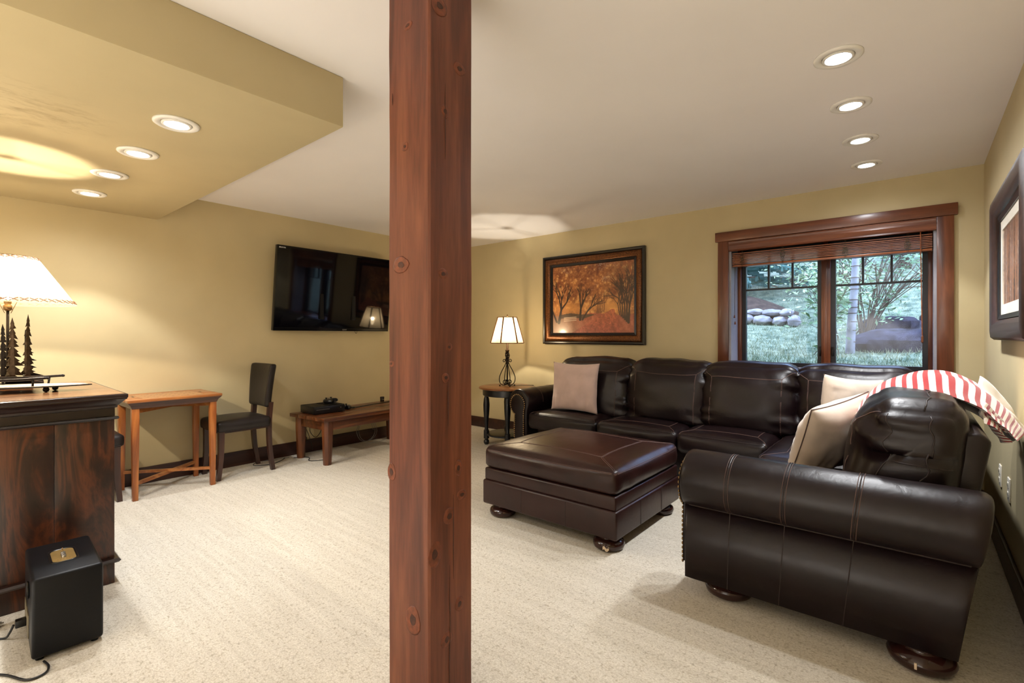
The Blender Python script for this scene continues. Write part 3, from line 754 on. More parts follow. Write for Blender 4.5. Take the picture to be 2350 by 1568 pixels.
# back cushions ------------------------------------------------------
def back(c_, W, Hh, T, seed, face, lean=.17, dz=0):
    """pillow back; face 'x' looks to -x, 'y' looks to +y"""
    h_ = (W/2, T/2, Hh/2)
    s0 = seed*3.7
    def wp(p, o):
        q = o.copy()
        s = max(0, abs(p[0])-.45)/.55
        v = noise.noise(Vector((s0+p[0]*1.3, p[1]*.8, p[2]*4.6))); v2 = noise.noise(Vector((s0+p[0]*2, p[1]*1.5, p[2]*2))); v3 = noise.noise(Vector((s0+p[0]*5.0, 3, p[2]*1.2)))
        tp_ = max(0, p[2]-.5)/.5
        q.y += (.046*v*s+.014*v2+.022*v3*tp_)*(1 if p[1] > -.5 else .2)
        q.x += (.016*v*s*(1 if p[0] > 0 else -1))*(1 if abs(p[0]) > .9 else .3)
        q.z += .012*noise.noise(Vector((s0+p[0]*1.8, 7, p[2])))*(1 if p[2] > 0 else 0) - .030*max(0, abs(p[0])-.72)/.28*(1 if p[2] > .3 else 0)
        # pillow: thinner to the sides and the top
        q.y *= 1-(.24 if face == 'x' else .14)*tp_**1.5-.10*s*s
        return q
    f0 = surf_box((0, 0, 0), h_, .072, .06, 1, wp)
    L = lean
    def f(p):
        o = f0(p); y = o.y-(o.z+Hh/2)*L; x = o.x; z = o.z
        if face == 'x': return Vector((c_[0]-y, c_[1]+x, c_[2]+z))
        return Vector((c_[0]+x, c_[1]+y, c_[2]+z))
    o = obj('back_cushion', soft(f, (26, 10, 26)), 'sofa_leather', sf, smooth=True, weld=True)
    sm = MB()
    for d_ in (-.006, .006):
        for pth in ([(-.70+d_, 1, -.95), (-.70+d_, 1, .62)], [(.70+d_, 1, -.95), (.70+d_, 1, .62)], [(-.70, 1, .62+d_), (.70, 1, .62+d_)], [(.70, 1, .62+d_), (.97, .93, .97)], [(-.70, 1, .62+d_), (-.97, .93, .97)]):
            sm.tube(line_on(f, pth, 22), .0013, 4)
    obj('seam_stitching', sm, 'stitch', o, smooth=True)
    wl_ = MB()
    for sx in (-1, 1):
        wl_.tube(line_on(f, [(sx, .55, -.9), (sx, .55, .95)], 24), .003, 5)
        wl_.tube(line_on(f, [(sx, -.35, -.9), (sx, -.35, .95)], 24), .003, 5)
        if face == 'y': 
            wl_.tube(line_on(f, [(sx, -.9, .05), (sx, .95, .12)], 20), .0025, 5)
    wl_.tube(line_on(f, [(-.95, -.2, 1), (.95, -.2, 1)], 24), .003, 5)
    obj('welt', wl_, 'leather_seam', o, smooth=True)
    return o
back((4.30, 2.48, .712), .83, .56, .31, 1, 'x')
back((4.29, 1.72, .717), .77, .555, .31, 2, 'x')
back((4.28, 1.055, .717), .745, .555, .31, 3, 'x')
back((4.32, .36, .715), .76, .555, .30, 4, 'x')
back((2.842, .060, .700), .735, .535, .345, 5, 'y', .12)
back((3.545, .085, .715), .68, .54, .30, 6, 'y')
# bun feet
def bun(x, y, r=.105, h=.10, parent=sf, mat='bun_wood', nm='bun_foot'):
    pr = [(r*.62, h), (r*.66, h*.84), (r*.60, h*.74), (r*.72, h*.66), (r*.94, h*.52), (r, h*.34), (r*.94, h*.14), (r*.72, 0)]
    return obj(nm, MB().lathe(pr, 28, c=(x, y, 0)), mat, parent, smooth=True)
for x, y in ((2.378, -.012), (2.445, .69), (3.95, 2.82), (4.6, 2.85), (3.95, .88), (4.6, .0), (3.42, .68)): bun(x, y)
obj('foot_chip', MB().box((2.270, .0, .028), (2.276, .008, .05)), 'chip_wood', sf, bevel=.001)

# ------------------------------------------------------------------ ottoman
ot = thing('ottoman', 'square brown leather ottoman with padded top and bun feet', 'ottoman', (2.90, 1.78, 0))
ox0, ox1, oy0, oy1 = 2.435, 3.365, 1.275, 2.285
def owp(p, o):
    q = o.copy(); q.z += .004*noise.noise(Vector((p[0]*1.6, p[1]*1.6, 2)))*(1 if p[2] > 0 else 0)
    q.x += .004*noise.noise(Vector((p[1]*6, p[2]*2, 3))); q.y += .004*noise.noise(Vector((p[0]*6, p[2]*2, 5)))
    return q
fo = surf_box(((ox0+ox1)/2, (oy0+oy1)/2, .400), ((ox1-ox0)/2-.004, (oy1-oy0)/2-.004, .074), .042, .042, 2, owp)
oc = obj('top_cushion', soft(fo, (24, 24, 8)), 'ottoman_leather', ot, smooth=True, weld=True)
sm = MB(); k0 = .62
for s in (1,):
    sq = [(-k0, -k0, 1), (k0, -k0, 1), (k0, k0, 1), (-k0, k0, 1), (-k0, -k0, 1)]
    for d_ in (1, 1.025):
        sm.tube(line_on(fo, [(a*d_, b_*d_, c_) for a, b_, c_ in sq], 20), .0015, 5)
    for sx in (-1, 1):
        for sy in (-1, 1):
            for d_ in (-.008, .008):
                sm.tube(line_on(fo, [(sx*k0+d_, sy*k0-d_*sx*sy, 1), (sx*.965+d_, sy*.965-d_*sx*sy, .98)], 14), .0013, 5)
obj('seam_stitching', sm, 'stitch', oc, smooth=True)
sm = MB()
for zz_ in (.80, .70):
    sm.tube(line_on(fo, [(-1, -1, zz_), (1, -1, zz_), (1, 1, zz_), (-1, 1, zz_), (-1, -1, zz_)], 26), .0014, 5)
obj('edge_stitching', sm, 'stitch', oc, smooth=True)
obj('corner_tuft', MB().lathe([(.014, -.002), (.014, .003), (.008, .006), (.0, .007)], 10, c=(2.478, 1.312, .462)), 'stitch', oc, smooth=True)
obj('upper_band', MB().box((ox0+.010, oy0+.010, .245), (ox1-.010, oy1-.010, .328)), 'ottoman_leather', ot, bevel=.012, seg=3)
lb = obj('lower_box', MB().box((ox0, oy0, .085), (ox1, oy1, .248)), 'ottoman_leather', ot, bevel=.014, seg=3)
for k_ in (1/3, 2/3):
    yv = oy0+(oy1-oy0)*k_; xv = ox0+(ox1-ox0)*k_
    for x_ in (ox0-.0003, ox1+.0003):
        obj('panel_seam', MB().tube([(x_, yv, .095), (x_, yv, .24)], .0022, 5), 'leather_seam', lb)
    for y_ in (oy0-.0003, oy1+.0003):
        obj('panel_seam', MB().tube([(xv, y_, .095), (xv, y_, .24)], .0022, 5), 'leather_seam', lb)
for x in (ox0+.10, ox1-.10):
    for y in (oy0+.10, oy1-.10): fb = bun(x, y, .092, .092, ot, 'bun_wood')
obj('foot_chip', MB().lathe([(.0925, .020), (.0932, .024), (.0932, .034), (.0915, .042)], 40, c=(0, 0, 0), cap=False, M=Matrix.Translation((ox0+.10, oy0+.10, 0))) if False else
    MB().grid(lambda u, v: (ox0+.10+.0925*cos(3.25+.38*u+.05*sin(9*u)), oy0+.10+.0925*sin(3.25+.38*u), .016+.018*v+.006*sin(7*u)), 10, 3), 'chip_wood', ot)

# ------------------------------------------------------------------ throw pillows
def pillow(name, label, mat, c, right, up, W, Hh, T, seed, piping=None, sag=.0):
    c = Vector(c); R = Vector(right).normalized(); U = Vector(up); U = (U-R*U.dot(R)).normalized(); Nn = R.cross(U)
    t = thing(name, label, 'pillow', tuple(c-U*Hh/2), 0, 'throw pillows on the sofa')
    def f(u, v, s):
        px_ = W/2*u*(1-.075*(1-v*v)**1.0); py_ = Hh/2*v*(1-.075*(1-u*u))-sag*(1-u*u)*(1 if v > 0 else 0)*v
        th_ = T/2*(max(0, 1-abs(u)**2.3)*max(0, 1-abs(v)**2.3))**.52
        wr = noise.noise(Vector((seed+u*2.2, v*2.2, s)))*.014+noise.noise(Vector((seed+u*7.0, v*1.5, s+4)))*.022*max(0, -v)+noise.noise(Vector((seed+u*1.5, v*7, s+9)))*.007*abs(u)
        k_ = (max(0, 1-u**8)*max(0, 1-v**8))
        return c+R*px_+U*py_+Nn*(s*th_+wr*k_*(1 if s > 0 else -1)*1.3)
    m = MB(); n_ = 30
    for s in (1, -1):
        m.grid(lambda a, b_: f(math.copysign(abs(2*a-1)**.75, 2*a-1), math.copysign(abs(2*b_-1)**.75, 2*b_-1), s), n_, n_)
    obj('cover', m, mat, t, smooth=True, weld=True)
    if piping:
        e = [(-1, -1), (1, -1), (1, 1), (-1, 1), (-1, -1)]; P = []
        for i in range(4):
            for k_ in range(16):
                q = k_/16; P.append(f(e[i][0]*(1-q)+e[i+1][0]*q, e[i][1]*(1-q)+e[i+1][1]*q, 1))
        obj('piping', MB().tube(P, .003, 6, closed=True), piping, t, smooth=True)
    return t
pillow('throw_pillow', 'mauve square throw pillow leaning at the left end of the sofa', 'pillow_mauve', (4.06, 2.575, .722), (0, -1, 0), (.09, 0, 1), .53, .48, .16, 2.2)
pillow('throw_pillow', 'pale cream pillow in the sofa corner behind the front cream pillow', 'pillow_cream', (3.72, .32, .728), (.80, -.62, -.10), (.26, -.22, 1), .46, .48, .18, 5.7, None)
pillow('throw_pillow', 'cream pillow with dark piping tilted just above the near sofa arm', 'pillow_cream', (3.13, .375, .675), (.93, -.46, .16), (.24, -.56, 1), .47, .47, .21, 9.1, 'pillow_piping')

# ------------------------------------------------------------------ striped throw over the right hand back cushions
bl = thing('throw_blanket', 'red and white striped fleece throw with navy lining draped over the sofa back', 'blanket', (3.05, -.05, .95))
prof = spline([(.20, .80), (.175, .885), (.10, .975), (.0, 1.02), (-.10, 1.03), (-.195, .985), (-.245, .92), (-.275, .85), (-.295, .79)], 6)
prof = [(p_.x, p_.y) for p_ in prof]
def sheet(off, th_, x0, x1, s0, s1, name, mat, wob=.006, seed=0, nW=14):
    n_ = len(prof); N_ = 60; top = []; al = []
    def at_(s):
        q = s*(n_-1); i = min(int(q), n_-2); fr_ = q-i
        a, b_ = prof[i], prof[i+1]; tx, tz = b_[0]-a[0], b_[1]-a[1]; L = sqrt(tx*tx+tz*tz) or 1
        return a[0]+tx*fr_, a[1]+tz*fr_, -tz/L*-1, tx/L*-1
    rings = []; vals = []
    for i in range(N_+1):
        s = s0+(s1-s0)*i/N_; y, z, ny, nz = at_(s); ring = []
        sh = .07*(1-s)**2 + .10*s**3
        for j in range(2*nW):
            up = j < nW; w = (j/(nW-1)) if up else ((2*nW-1-j)/(nW-1))
            edge = sin(pi*min(1, max(0, w)))**.35 if 0 < w < 1 else 0
            o_ = off+(th_*.5*(1+edge) if up else th_*.5*(1-edge))
            fold = .012*sin(w*9+s*4+seed)*(.3+s)+wob*noise.noise(Vector((s*9, w*4, seed)))
            x = x0+sh+(x1-x0)*w+.010*noise.noise(Vector((s*7, seed, w)))
            lift = (-.095+.085*w)*min(1, 4*s+.3)*min(1, max(0, (1-s)*3.0)); ring.append((x, y+ny*(o_+fold), z+nz*(o_+fold)+lift)); vals.append(s)
        rings.append(ring)
    o = obj(name, MB().loft(rings), mat, bl, smooth=True)
    if mat == 'fleece_stripe':
        a = o.data.attributes.new('along', 'FLOAT', 'POINT'); a.data.foreach_set('value', vals)
    return o
sheet(.024, .026, 2.73, 3.24, 0.0, .96, 'striped_fleece', 'fleece_stripe', seed=1)
sheet(.004, .018, 2.745, 3.22, 0.02, .985, 'navy_lining', 'fleece_navy', seed=2)
sheet(.046, .020, 2.93, 3.20, .62, .97, 'white_hem', 'fleece_white', seed=3)
sheet(-.014, .014, 2.72, 2.80, .66, 1.0, 'striped_fold', 'fleece_stripe', seed=4, nW=6)
# ================================================================== television
def frame4(c00, c10, c01, out):
    """matrix: local x along the bottom, y out of the face, z up the face"""
    o = Vector(c00); X = (Vector(c10)-o); Z = (Vector(c01)-o); W, Hh = X.length, Z.length
    X.normalize(); Z.normalize(); Y = Z.cross(X)
    M = Matrix(((X.x, Y.x, Z.x, o.x), (X.y, Y.y, Z.y, o.y), (X.z, Y.z, Z.z, o.z), (0, 0, 0, 1)))
    return M, W, Hh
tv = thing('television', 'large black flat screen television tilted down on the gold wall', 'television', (2.86, YA, 1.70))
M, W, Hh = frame4((2.185, 4.868, 1.276), (3.537, 4.868, 1.276), (2.198, 4.800, 2.118), -1)
# local y points out of the wall (towards -Y world) when X x Z handedness gives -Y
sg = 1 if (M @ Vector((0, 1, 0)) - M @ Vector((0, 0, 0))).y < 0 else -1
obj('housing', MB().box((0, -.045*sg, 0), (W, 0, Hh), M), 'black_plastic', tv, bevel=.004)
scr = obj('screen', MB().box((.012, 0, .030), (W-.012, .0015*sg, Hh-.012), M), 'screen', tv)
obj('bezel', MB().box((0, 0, 0), (W, .002*sg, .028), M).box((0, 0, Hh-.011), (W, .002*sg, Hh), M).box((0, 0, .028), (.011, .002*sg, Hh-.011), M).box((W-.011, 0, .028), (W, .002*sg, Hh-.011), M), 'gloss_black', tv)
obj('wall_mount', MB().box((2.62, YA-.075, 1.45), (3.12, YA, 1.90)).box((2.66, YA-.10, 1.40), (2.70, YA-.03, 1.98)).box((3.04, YA-.10, 1.40), (3.08, YA-.03, 1.98)), 'black_matte', tv)
obj('cable_loop', MB().tube(spline([(3.10, YA-.05, 1.30), (3.105, YA-.055, 1.262), (3.118, YA-.055, 1.250), (3.128, YA-.055, 1.27), (3.125, YA-.05, 1.30)], 5), .0022, 6), 'cable_black', tv)
def text_mesh(s, size, thick=.0003):
    cu = bpy.data.curves.new('txt', 'FONT'); cu.body = s; cu.size = size; cu.extrude = thick; cu.resolution_u = 2
    ob = bpy.data.objects.new('txt', cu); link(ob); dg = bpy.context.evaluated_depsgraph_get(); dg.update()
    me = ob.evaluated_get(dg).to_mesh(); vs = [tuple(v.co) for v in me.vertices]; fs = [tuple(p.vertices) for p in me.polygons]
    bpy.data.objects.remove(ob); bpy.data.curves.remove(cu); return vs, fs
for s, size, x, z, nm in (('BRAVIA', .020, .016, Hh-.029, 'bezel_lettering'), ('SONY', .020, W*.555, .008, 'bezel_lettering')):
    vs_, fs_ = text_mesh(s, size); mm = MB(); mm.add([(x+v[0], sg*(.0024+v[2]), z+v[1]) for v in vs_], fs_, M)
    obj(nm, mm, 'trim_white' if s == 'BRAVIA' else 'steel', tv)

# ================================================================== pictures
def moulding(mb, M, W, Hh, prof):
    """sweep a profile (inset, height) round a W x H rectangle in the local xz plane, height along local y"""
    rings = []
    for i, h_ in prof:
        rings.append([(i, h_, i), (W-i, h_, i), (W-i, h_, Hh-i), (i, h_, Hh-i)])
    vs_ = [p for r_ in rings for p in r_]; fs_ = []
    for a in range(len(rings)-1):
        for j in range(4):
            k_ = (j+1) % 4; fs_.append((a*4+j, a*4+k_, (a+1)*4+k_, (a+1)*4+j))
    a = len(rings)-1
    for j in range(4):
        k_ = (j+1) % 4; fs_.append((a*4+j, a*4+k_, k_, j))
    mb.add(vs_, fs_, M); return mb
def painted(name, img, M, x0, z0, x1, z1, y, parent, rough, coat):
    hh, ww = img.shape[:2]; vs_ = []; fs_ = []
    for j in range(hh+1):
        for i in range(ww+1): vs_.append((x0+(x1-x0)*i/ww, y, z1-(z1-z0)*j/hh))
    for j in range(hh):
        for i in range(ww): a = j*(ww+1)+i; fs_.append((a, a+1, a+ww+2, a+ww+1))
    mm = MB(); mm.add(vs_, fs_, M)
    k = N(name+'_paint'); at = k.n('ShaderNodeAttribute', attribute_name='picture'); k.set(c=at.outputs['Color'], r=rough, coat=coat, coatr=.16)
    o = obj(name, mm, name+'_paint', parent)
    a = o.data.attributes.new('picture', 'FLOAT_COLOR', 'FACE')
    L = np.ones((hh*ww, 4)); s_ = img.reshape(-1, 3)/255.0; L[:, :3] = np.where(s_ <= .04045, s_/12.92, ((s_+.055)/1.055)**2.4)
    a.data.foreach_set('color', L.ravel()); return o
def vnoise(h, w_, sc, seed, oct=4):
    r_ = np.random.RandomState(seed); out = np.zeros((h, w_)); amp = 1; tot = 0
    for o_ in range(oct):
        gh, gw = int(h/sc)+3, int(w_/sc)+3; g = r_.rand(gh, gw); y = np.arange(h)/sc; x = np.arange(w_)/sc
        yi = y.astype(int); xi = x.astype(int); fy = (y-yi)[:, None]; fx = (x-xi)[None]; fy = fy*fy*(3-2*fy); fx = fx*fx*(3-2*fx)
        a = g[yi][:, xi]; b_ = g[yi][:, xi+1]; c_ = g[yi+1][:, xi]; d_ = g[yi+1][:, xi+1]
        out += amp*((a*(1-fx)+b_*fx)*(1-fy)+(c_*(1-fx)+d_*fx)*fy); tot += amp; amp *= .55; sc = max(1.0, sc/2)
    return out/tot
def autumn():
    h, w_ = 170, 230; im = np.zeros((h, w_, 3)); Y, X = np.mgrid[0:h, 0:w_]; u = X/w_; v = Y/h
    n1 = vnoise(h, w_, 22, 1); n2 = vnoise(h, w_, 7, 2, 3); n3 = vnoise(h, w_, 40, 3); n4 = vnoise(h, w_, 3, 9, 2)
    mix = lambda a, b_, t_: a*(1-t_[..., None])+b_*t_[..., None]
    C = lambda *c: np.array(c, float)
    f_ = np.clip((n1*.5+n2*.3+n4*.2-.30)/.4, 0, 1)
    im[:] = mix(C(112, 52, 24), C(206, 122, 52), f_)
    im = mix(im, np.broadcast_to(C(222, 160, 84), im.shape), np.clip((n2-.58)*5, 0, .8))
    gap = np.clip((n3-.52)*6, 0, 1)*np.clip((n4-.42)*4, 0, 1)*(v < .5)*np.exp(-((u-.42)/.3)**2)
    im = mix(im, np.broadcast_to(C(158, 156, 168), im.shape), gap*.8)
    dk = np.clip((u-.62)/.3, 0, 1)*np.clip((n1-.45)*5, 0, 1)*(v < .65)
    im = mix(im, np.broadcast_to(C(70, 48, 30), im.shape), dk*.55)
    glow = np.exp(-((v-.62)/.12)**2)*(.35+.5*np.exp(-((u-.72)/.12)**2)+.3*np.exp(-((u-.2)/.2)**2))
    im = mix(im, np.broadcast_to(C(228, 150, 62), im.shape), np.clip(glow, 0, .8))
    gr = v > (.73+.02*np.sin(u*9))
    g_ = mix(C(150, 66, 40), C(186, 92, 58), np.clip((n2-.3)*2, 0, 1)); lf_ = np.clip((.42-u)/.3, 0, 1)
    g_ = mix(g_, np.broadcast_to(C(150, 112, 82), g_.shape), lf_*.8)
    im[gr] = g_[gr]
    pth = (v > .66) & (np.abs(u-.76+(v-.66)*.62) < (.014+(v-.66)*.85))
    g2 = mix(C(184, 88, 48), C(160, 66, 44), np.clip((v-.66)/.3, 0, 1)); g2 = g2*(.62+.38*n4[..., None]+.34*n2[..., None])
    im[pth] = g2[pth]
    hb = (np.abs(v-.745-.01*np.sin(u*20)) < .03*np.clip((.56-u)/.15, 0, 1)) & (u > .08) & (u < .56); im[hb] = C(84, 56, 34)
    def line(x0, y0, x1, y1, r0, r1, c_):
        n_ = int(max(abs(x1-x0)*w_, abs(y1-y0)*h)*1.5)+2
        for q in range(n_):
            t_ = q/(n_-1); cx_ = (x0+(x1-x0)*t_)*w_; cy_ = (y0+(y1-y0)*t_)*h; r_ = (r0+(r1-r0)*t_)
            ya, yb_ = int(max(0, cy_-r_-1)), int(min(h, cy_+r_+2)); xa, xb_ = int(max(0, cx_-r_-1)), int(min(w_, cx_+r_+2))
            if ya >= yb_ or xa >= xb_: continue
            D = np.sqrt((Y[ya:yb_, xa:xb_]-cy_)**2+(X[ya:yb_, xa:xb_]-cx_)**2); a = np.clip(r_+.5-D, 0, 1)[..., None]*.85
            im[ya:yb_, xa:xb_] = im[ya:yb_, xa:xb_]*(1-a)+c_*a
    rg = random.Random(12)
    def tree(x, y, ln, an, r_, dep, c_):
        x1 = x+ln*cos(an)*.74; y1 = y-ln*sin(an); line(x, y, x1, y1, r_, r_*.62, c_)
        if dep:
            for k_ in range(2+(dep > 2)): tree(x1, y1, ln*(.62+.25*rg.random()), an+rg.uniform(-.55, .55), r_*.6, dep-1, c_)
    tree(.08, .84, .20, 1.35, 4.2, 4, C(48, 26, 16)); tree(.05, .83, .22, 2.0, 2.6, 3, C(56, 30, 18))
    tree(.36, .80, .16, 1.5, 3.6, 4, C(48, 26, 16)); tree(.39, .80, .15, .95, 2.6, 4, C(52, 28, 16))
    for k_ in range(5): tree(.57+.02*k_, .715-.004*k_, .12, 1.4+.1*rg.random(), 1.0, 2, C(92, 46, 24))
    for k_ in range(6): tree(.835+.020*k_, .745+.022*k_, .15+.018*k_, 1.75-.05*k_, 1.3+.36*k_, 4, C(56, 32, 20))
    for z in (.765, .787, .812): line(.15, z+.006, .31, z-.004, .9, .9, C(206, 176, 144))
    return np.clip(im*.86+im.mean(axis=2, keepdims=True)*.22+4, 0, 255)
pt = thing('framed_painting', 'autumn park painting with orange trees in a bronze and black frame', 'picture', (XB, 2.81, 1.14))
# local x runs to the right along the wall (-Y), local y out of the wall (-X)
pw, ph = 1.295, 1.030
M = Matrix(((0, -1, 0, XB-.002), (-1, 0, 0, 3.456), (0, 0, 1, 1.128), (0, 0, 0, 1)))
obj('outer_moulding', moulding(MB(), M, pw, ph, [(0, 0), (0, .040), (.012, .046), (.026, .044), (.034, .034), (.034, 0)]), 'frame_black', pt)
obj('bronze_moulding', moulding(MB(), M, pw, ph, [(.034, .0), (.034, .036), (.046, .044), (.066, .045), (.086, .036), (.098, .024), (.100, 0)]), 'frame_bronze', pt, angle=radians(60))
obj('inner_liner', moulding(MB(), M, pw, ph, [(.100, 0), (.100, .028), (.108, .030), (.114, .022), (.122, .024), (.130, .014), (.130, 0)]), 'frame_black', pt)
painted('canvas', autumn(), M, .128, .128, pw-.128, ph-.128, .012, pt, .36, .5)
def birch():
    h, w_ = 120, 110; Y, X = np.mgrid[0:h, 0:w_]
    n1 = vnoise(h, w_, 14, 5); st_ = vnoise(1, w_, 7, 6, 3)[0][None]+.35*vnoise(h, w_, 26, 8)-.17; n2 = vnoise(h, w_, 4, 7, 2)
    st2 = np.clip((st_-.25)*2, 0, 1); pal = np.array([(52, 38, 34), (96, 66, 48), (160, 112, 80), (128, 98, 84), (190, 160, 138), (70, 56, 58)], float)
    t_ = np.clip(st2*.75+n2*.3, 0, .999)*5; i = t_.astype(int); f_ = (t_-i)[..., None]
    return np.clip(pal[i]*(1-f_)+pal[np.minimum(i+1, 5)]*f_, 0, 255)
pr_ = thing('framed_picture', 'vertical-streaked brown picture in a thick dark wood frame on the right wall', 'picture', (3.31, YC, 1.20))
pw, ph = 1.12, .775
M = Matrix(((-1, 0, 0, 3.872), (0, 1, 0, YC), (0, 0, 1, 1.203), (0, 0, 0, 1)))
obj('frame_moulding', moulding(MB(), M, pw, ph, [(0, 0), (0, .030), (.014, .046), (.045, .052), (.080, .046), (.105, .030), (.110, 0)]), 'frame_brown', pr_, angle=radians(60))
obj('frame_fillet', moulding(MB(), M, pw, ph, [(.110, 0), (.110, .026), (.134, .020), (.136, 0)]), 'frame_black', pr_)
obj('mat_board', moulding(MB(), M, pw, ph, [(.136, 0), (.136, .014), (.188, .014), (.190, 0)]), 'cream_mat', pr_)
painted('print', birch(), M, .188, .188, pw-.188, ph-.188, .009, pr_, .45, .2)

# ------------------------------------------------------------------ wall sockets on the right wall
def socket(x, z, label):
    t = thing('wall_socket', label, 'socket', (x, YC, z), 0, 'white socket plates on the right wall')
    obj('cover_plate', MB().box((x-.036, YC, z-.060), (x+.036, YC+.007, z+.060)), 'white_plastic', t, bevel=.003)
    for dz in (-.024, .024):
        r_ = obj('receptacle', MB().box((x-.016, YC+.007, z+dz-.014), (x+.016, YC+.010, z+dz+.014)), 'white_plastic', t, bevel=.003)
        obj('slot', MB().box((x-.008, YC+.0098, z+dz-.006), (x-.005, YC+.0106, z+dz+.007)).box((x+.005, YC+.0098, z+dz-.006), (x+.008, YC+.0106, z+dz+.007)), 'black_matte', r_)
socket(3.87, .44, 'white wall socket farther along the right wall, nearer the window')
socket(3.535, .44, 'white wall socket nearer the camera on the right wall')

# ================================================================== cabinet
cb = thing('wooden_cabinet', 'dark rosewood cabinet with moulded top standing at the left edge', 'cabinet', (-.05, 3.55, 0), radians(-1.5))
def L(mb):  # cabinet parts are given in its own axes
    return mb
bx0, bx1, by0_, by1_ = -.66, .665, -.47, .47
obj('plinth', MB().box((bx0, by0_, 0), (bx1, by1_, .105)), 'cabinet_wood', cb, bevel=.004, local=True)
mo_ = [(.0, .0), (.014, .004), (.022, .014), (.014, .024), (.0, .028)]
def band(prof, z, name, mat):
    rings = []
    for d_, h_ in prof: rings.append([(bx0-d_, by0_-d_, z+h_), (bx1+d_, by0_-d_, z+h_), (bx1+d_, by1_+d_, z+h_), (bx0-d_, by1_+d_, z+h_)])
    obj(name, MB().loft(rings), mat, cb, local=True, angle=radians(30))
band(mo_, .100, 'base_moulding', 'cabinet_trim')
xs = [bx0, -.40, -.16, .06, .255, .445, bx1]
for i in range(6):
    obj('side_plank', MB().box((xs[i]+.0006, by0_+.004, .128), (xs[i+1]-.0006, by0_+.03, .815)), 'cabinet_wood', cb, bevel=.0015, local=True)
obj('body', MB().box((bx0+.004, by0_+.03, .10), (bx1-.002, by1_, .86)), 'cabinet_wood', cb, bevel=.003, local=True)
band([(0, 0), (.012, .002), (.016, .009), (.012, .016), (0, .018)], .812, 'bead_moulding', 'cabinet_trim')
obj('frieze', MB().box((bx0, by0_, .828), (bx1, by1_, .872)), 'cabinet_trim', cb, local=True)
band([(0, 0), (.008, .004), (.010, .014), (.022, .026), (.034, .040), (.042, .046), (.042, .052)], .868, 'cornice', 'cabinet_trim')
obj('top_board', MB().box((bx0-.046, by0_-.046, .918), (bx1+.046, by1_+.046, .9385)), 'cabinet_trim', cb, bevel=.005, local=True)
obj('top_veneer', MB().box((bx0-.034, by0_-.034, .930), (bx1+.034, by1_+.034, .940)), 'cabinet_top_wood', cb, local=True)

# ------------------------------------------------------------------ table lamp with iron pine trees
def pine(h, wd, seed):
    rg = random.Random(seed); n_ = 7; right = []; left = []
    for i in range(n_):
        z0 = h*(.02+.96*i/n_); z1 = h*(.02+.96*(i+1)/n_); w0 = wd*(1-.85*i/n_)
        for side, arr in ((1, right), (-1, left)):
            arr.append((side*w0*(.9+.3*rg.random()), z0-.012*rg.random())); arr.append((side*w0*.55, z0+(z1-z0)*.35)); arr.append((side*w0*(.62+.2*rg.random()), z0+(z1-z0)*.42)); arr.append((side*w0*.22, z1-.1*(z1-z0)))
    return right+[(0, h)]+left[::-1]
lx, ly, lz = .29, 3.83, .940
tl = thing('table_lamp', 'lit table lamp with iron pine tree base and laced hide shade on the cabinet', 'lamp', (lx, ly, lz))
obj('base_plate', MB().lathe([(.095, 0), (.10, .006), (.10, .016), (.09, .022), (0, .024)], 32, c=(lx, ly, lz)), 'iron', tl, smooth=False, angle=radians(40))
obj('rod', MB().tube([(lx, ly, lz+.02), (lx, ly, 1.37)], .0065, 10), 'iron', tl, smooth=True)
obj('socket', MB().lathe([(.010, 0), (.018, .008), (.018, .03), (.012, .034), (.016, .045), (.016, .06), (.0, .062)], 16, c=(lx, ly, 1.362)), 'nail_brass', tl, smooth=True)
vr = Vector((cos(.693-pi/2), sin(.693-pi/2), 0)); vf = Vector((cos(.693), sin(.693), 0))
for i, (a, d_, h_, wd, rot, mt) in enumerate([(.060, -.035, .365, .046, .5, 'iron_bronze'), (.040, .055, .30, .052, -.3, 'iron'), (.092, .02, .385, .034, 1.0, 'iron_bronze'), (-.05, .02, .33, .04, .2, 'iron')]):
    bpt = Vector((lx, ly, lz+.02))+vr*a+vf*d_; dr = vr*cos(rot)+vf*sin(rot); nn = Vector((0, 0, 1)).cross(dr)
    poly = pine(h_, wd, i+3); ng = len(poly)
    bend = lambda x: .9*x*x/.04
    pa = [bpt+dr*x+nn*bend(x)+Vector((0, 0, z)) for x, z in poly]; pb = [p+nn*.0025 for p in pa]
    obj('iron_pine_tree', MB().loft([pa, pb]), mt, tl)
def cone_shade(c, r0, r1, z0, z1, n_, th_=.0012):
    cx_, cy_ = c; R = lambda r_, z, j: (cx_+r_*cos(2*pi*j/n_), cy_+r_*sin(2*pi*j/n_), z)
    return MB().grid(lambda u, v: R(r0+(r1-r0)*v, z0+(z1-z0)*v, u*n_), n_, 6, wrapu=True)
sh = obj('lamp_shade', cone_shade((lx, ly), .285, .118, 1.400, 1.662, 48), 'shade_hide', tl, smooth=True)
obj('shade_collar', MB().lathe([(.1175, 1.652), (.1175, 1.655), (.082, 1.655), (.082, 1.652)], 40, c=(lx, ly, 0), cap=False), 'lacing', sh)  # opaque ring added in the shade top to narrow the upward glow
lc = MB()
for (r_, z, dz, n_) in ((.2835, 1.408, .016, 44), (.1195, 1.646, .012, 20)):
    for j in range(n_):
        for s in (-1, 1):
            a0 = 2*pi*(j-.42*s)/n_; a1 = 2*pi*(j+.42*s)/n_; rr = lambda zz_: .285+(.118-.285)*(zz_-1.4)/.262+.002
            lc.tube([(lx+rr(z)*cos(a0), ly+rr(z)*sin(a0), z), (lx+rr(z+dz)*cos(a1), ly+rr(z+dz)*sin(a1), z+dz)], .0022, 4)
o = obj('lacing', lc, 'lacing', sh); o['kind'] = 'stuff'
hp = MB()
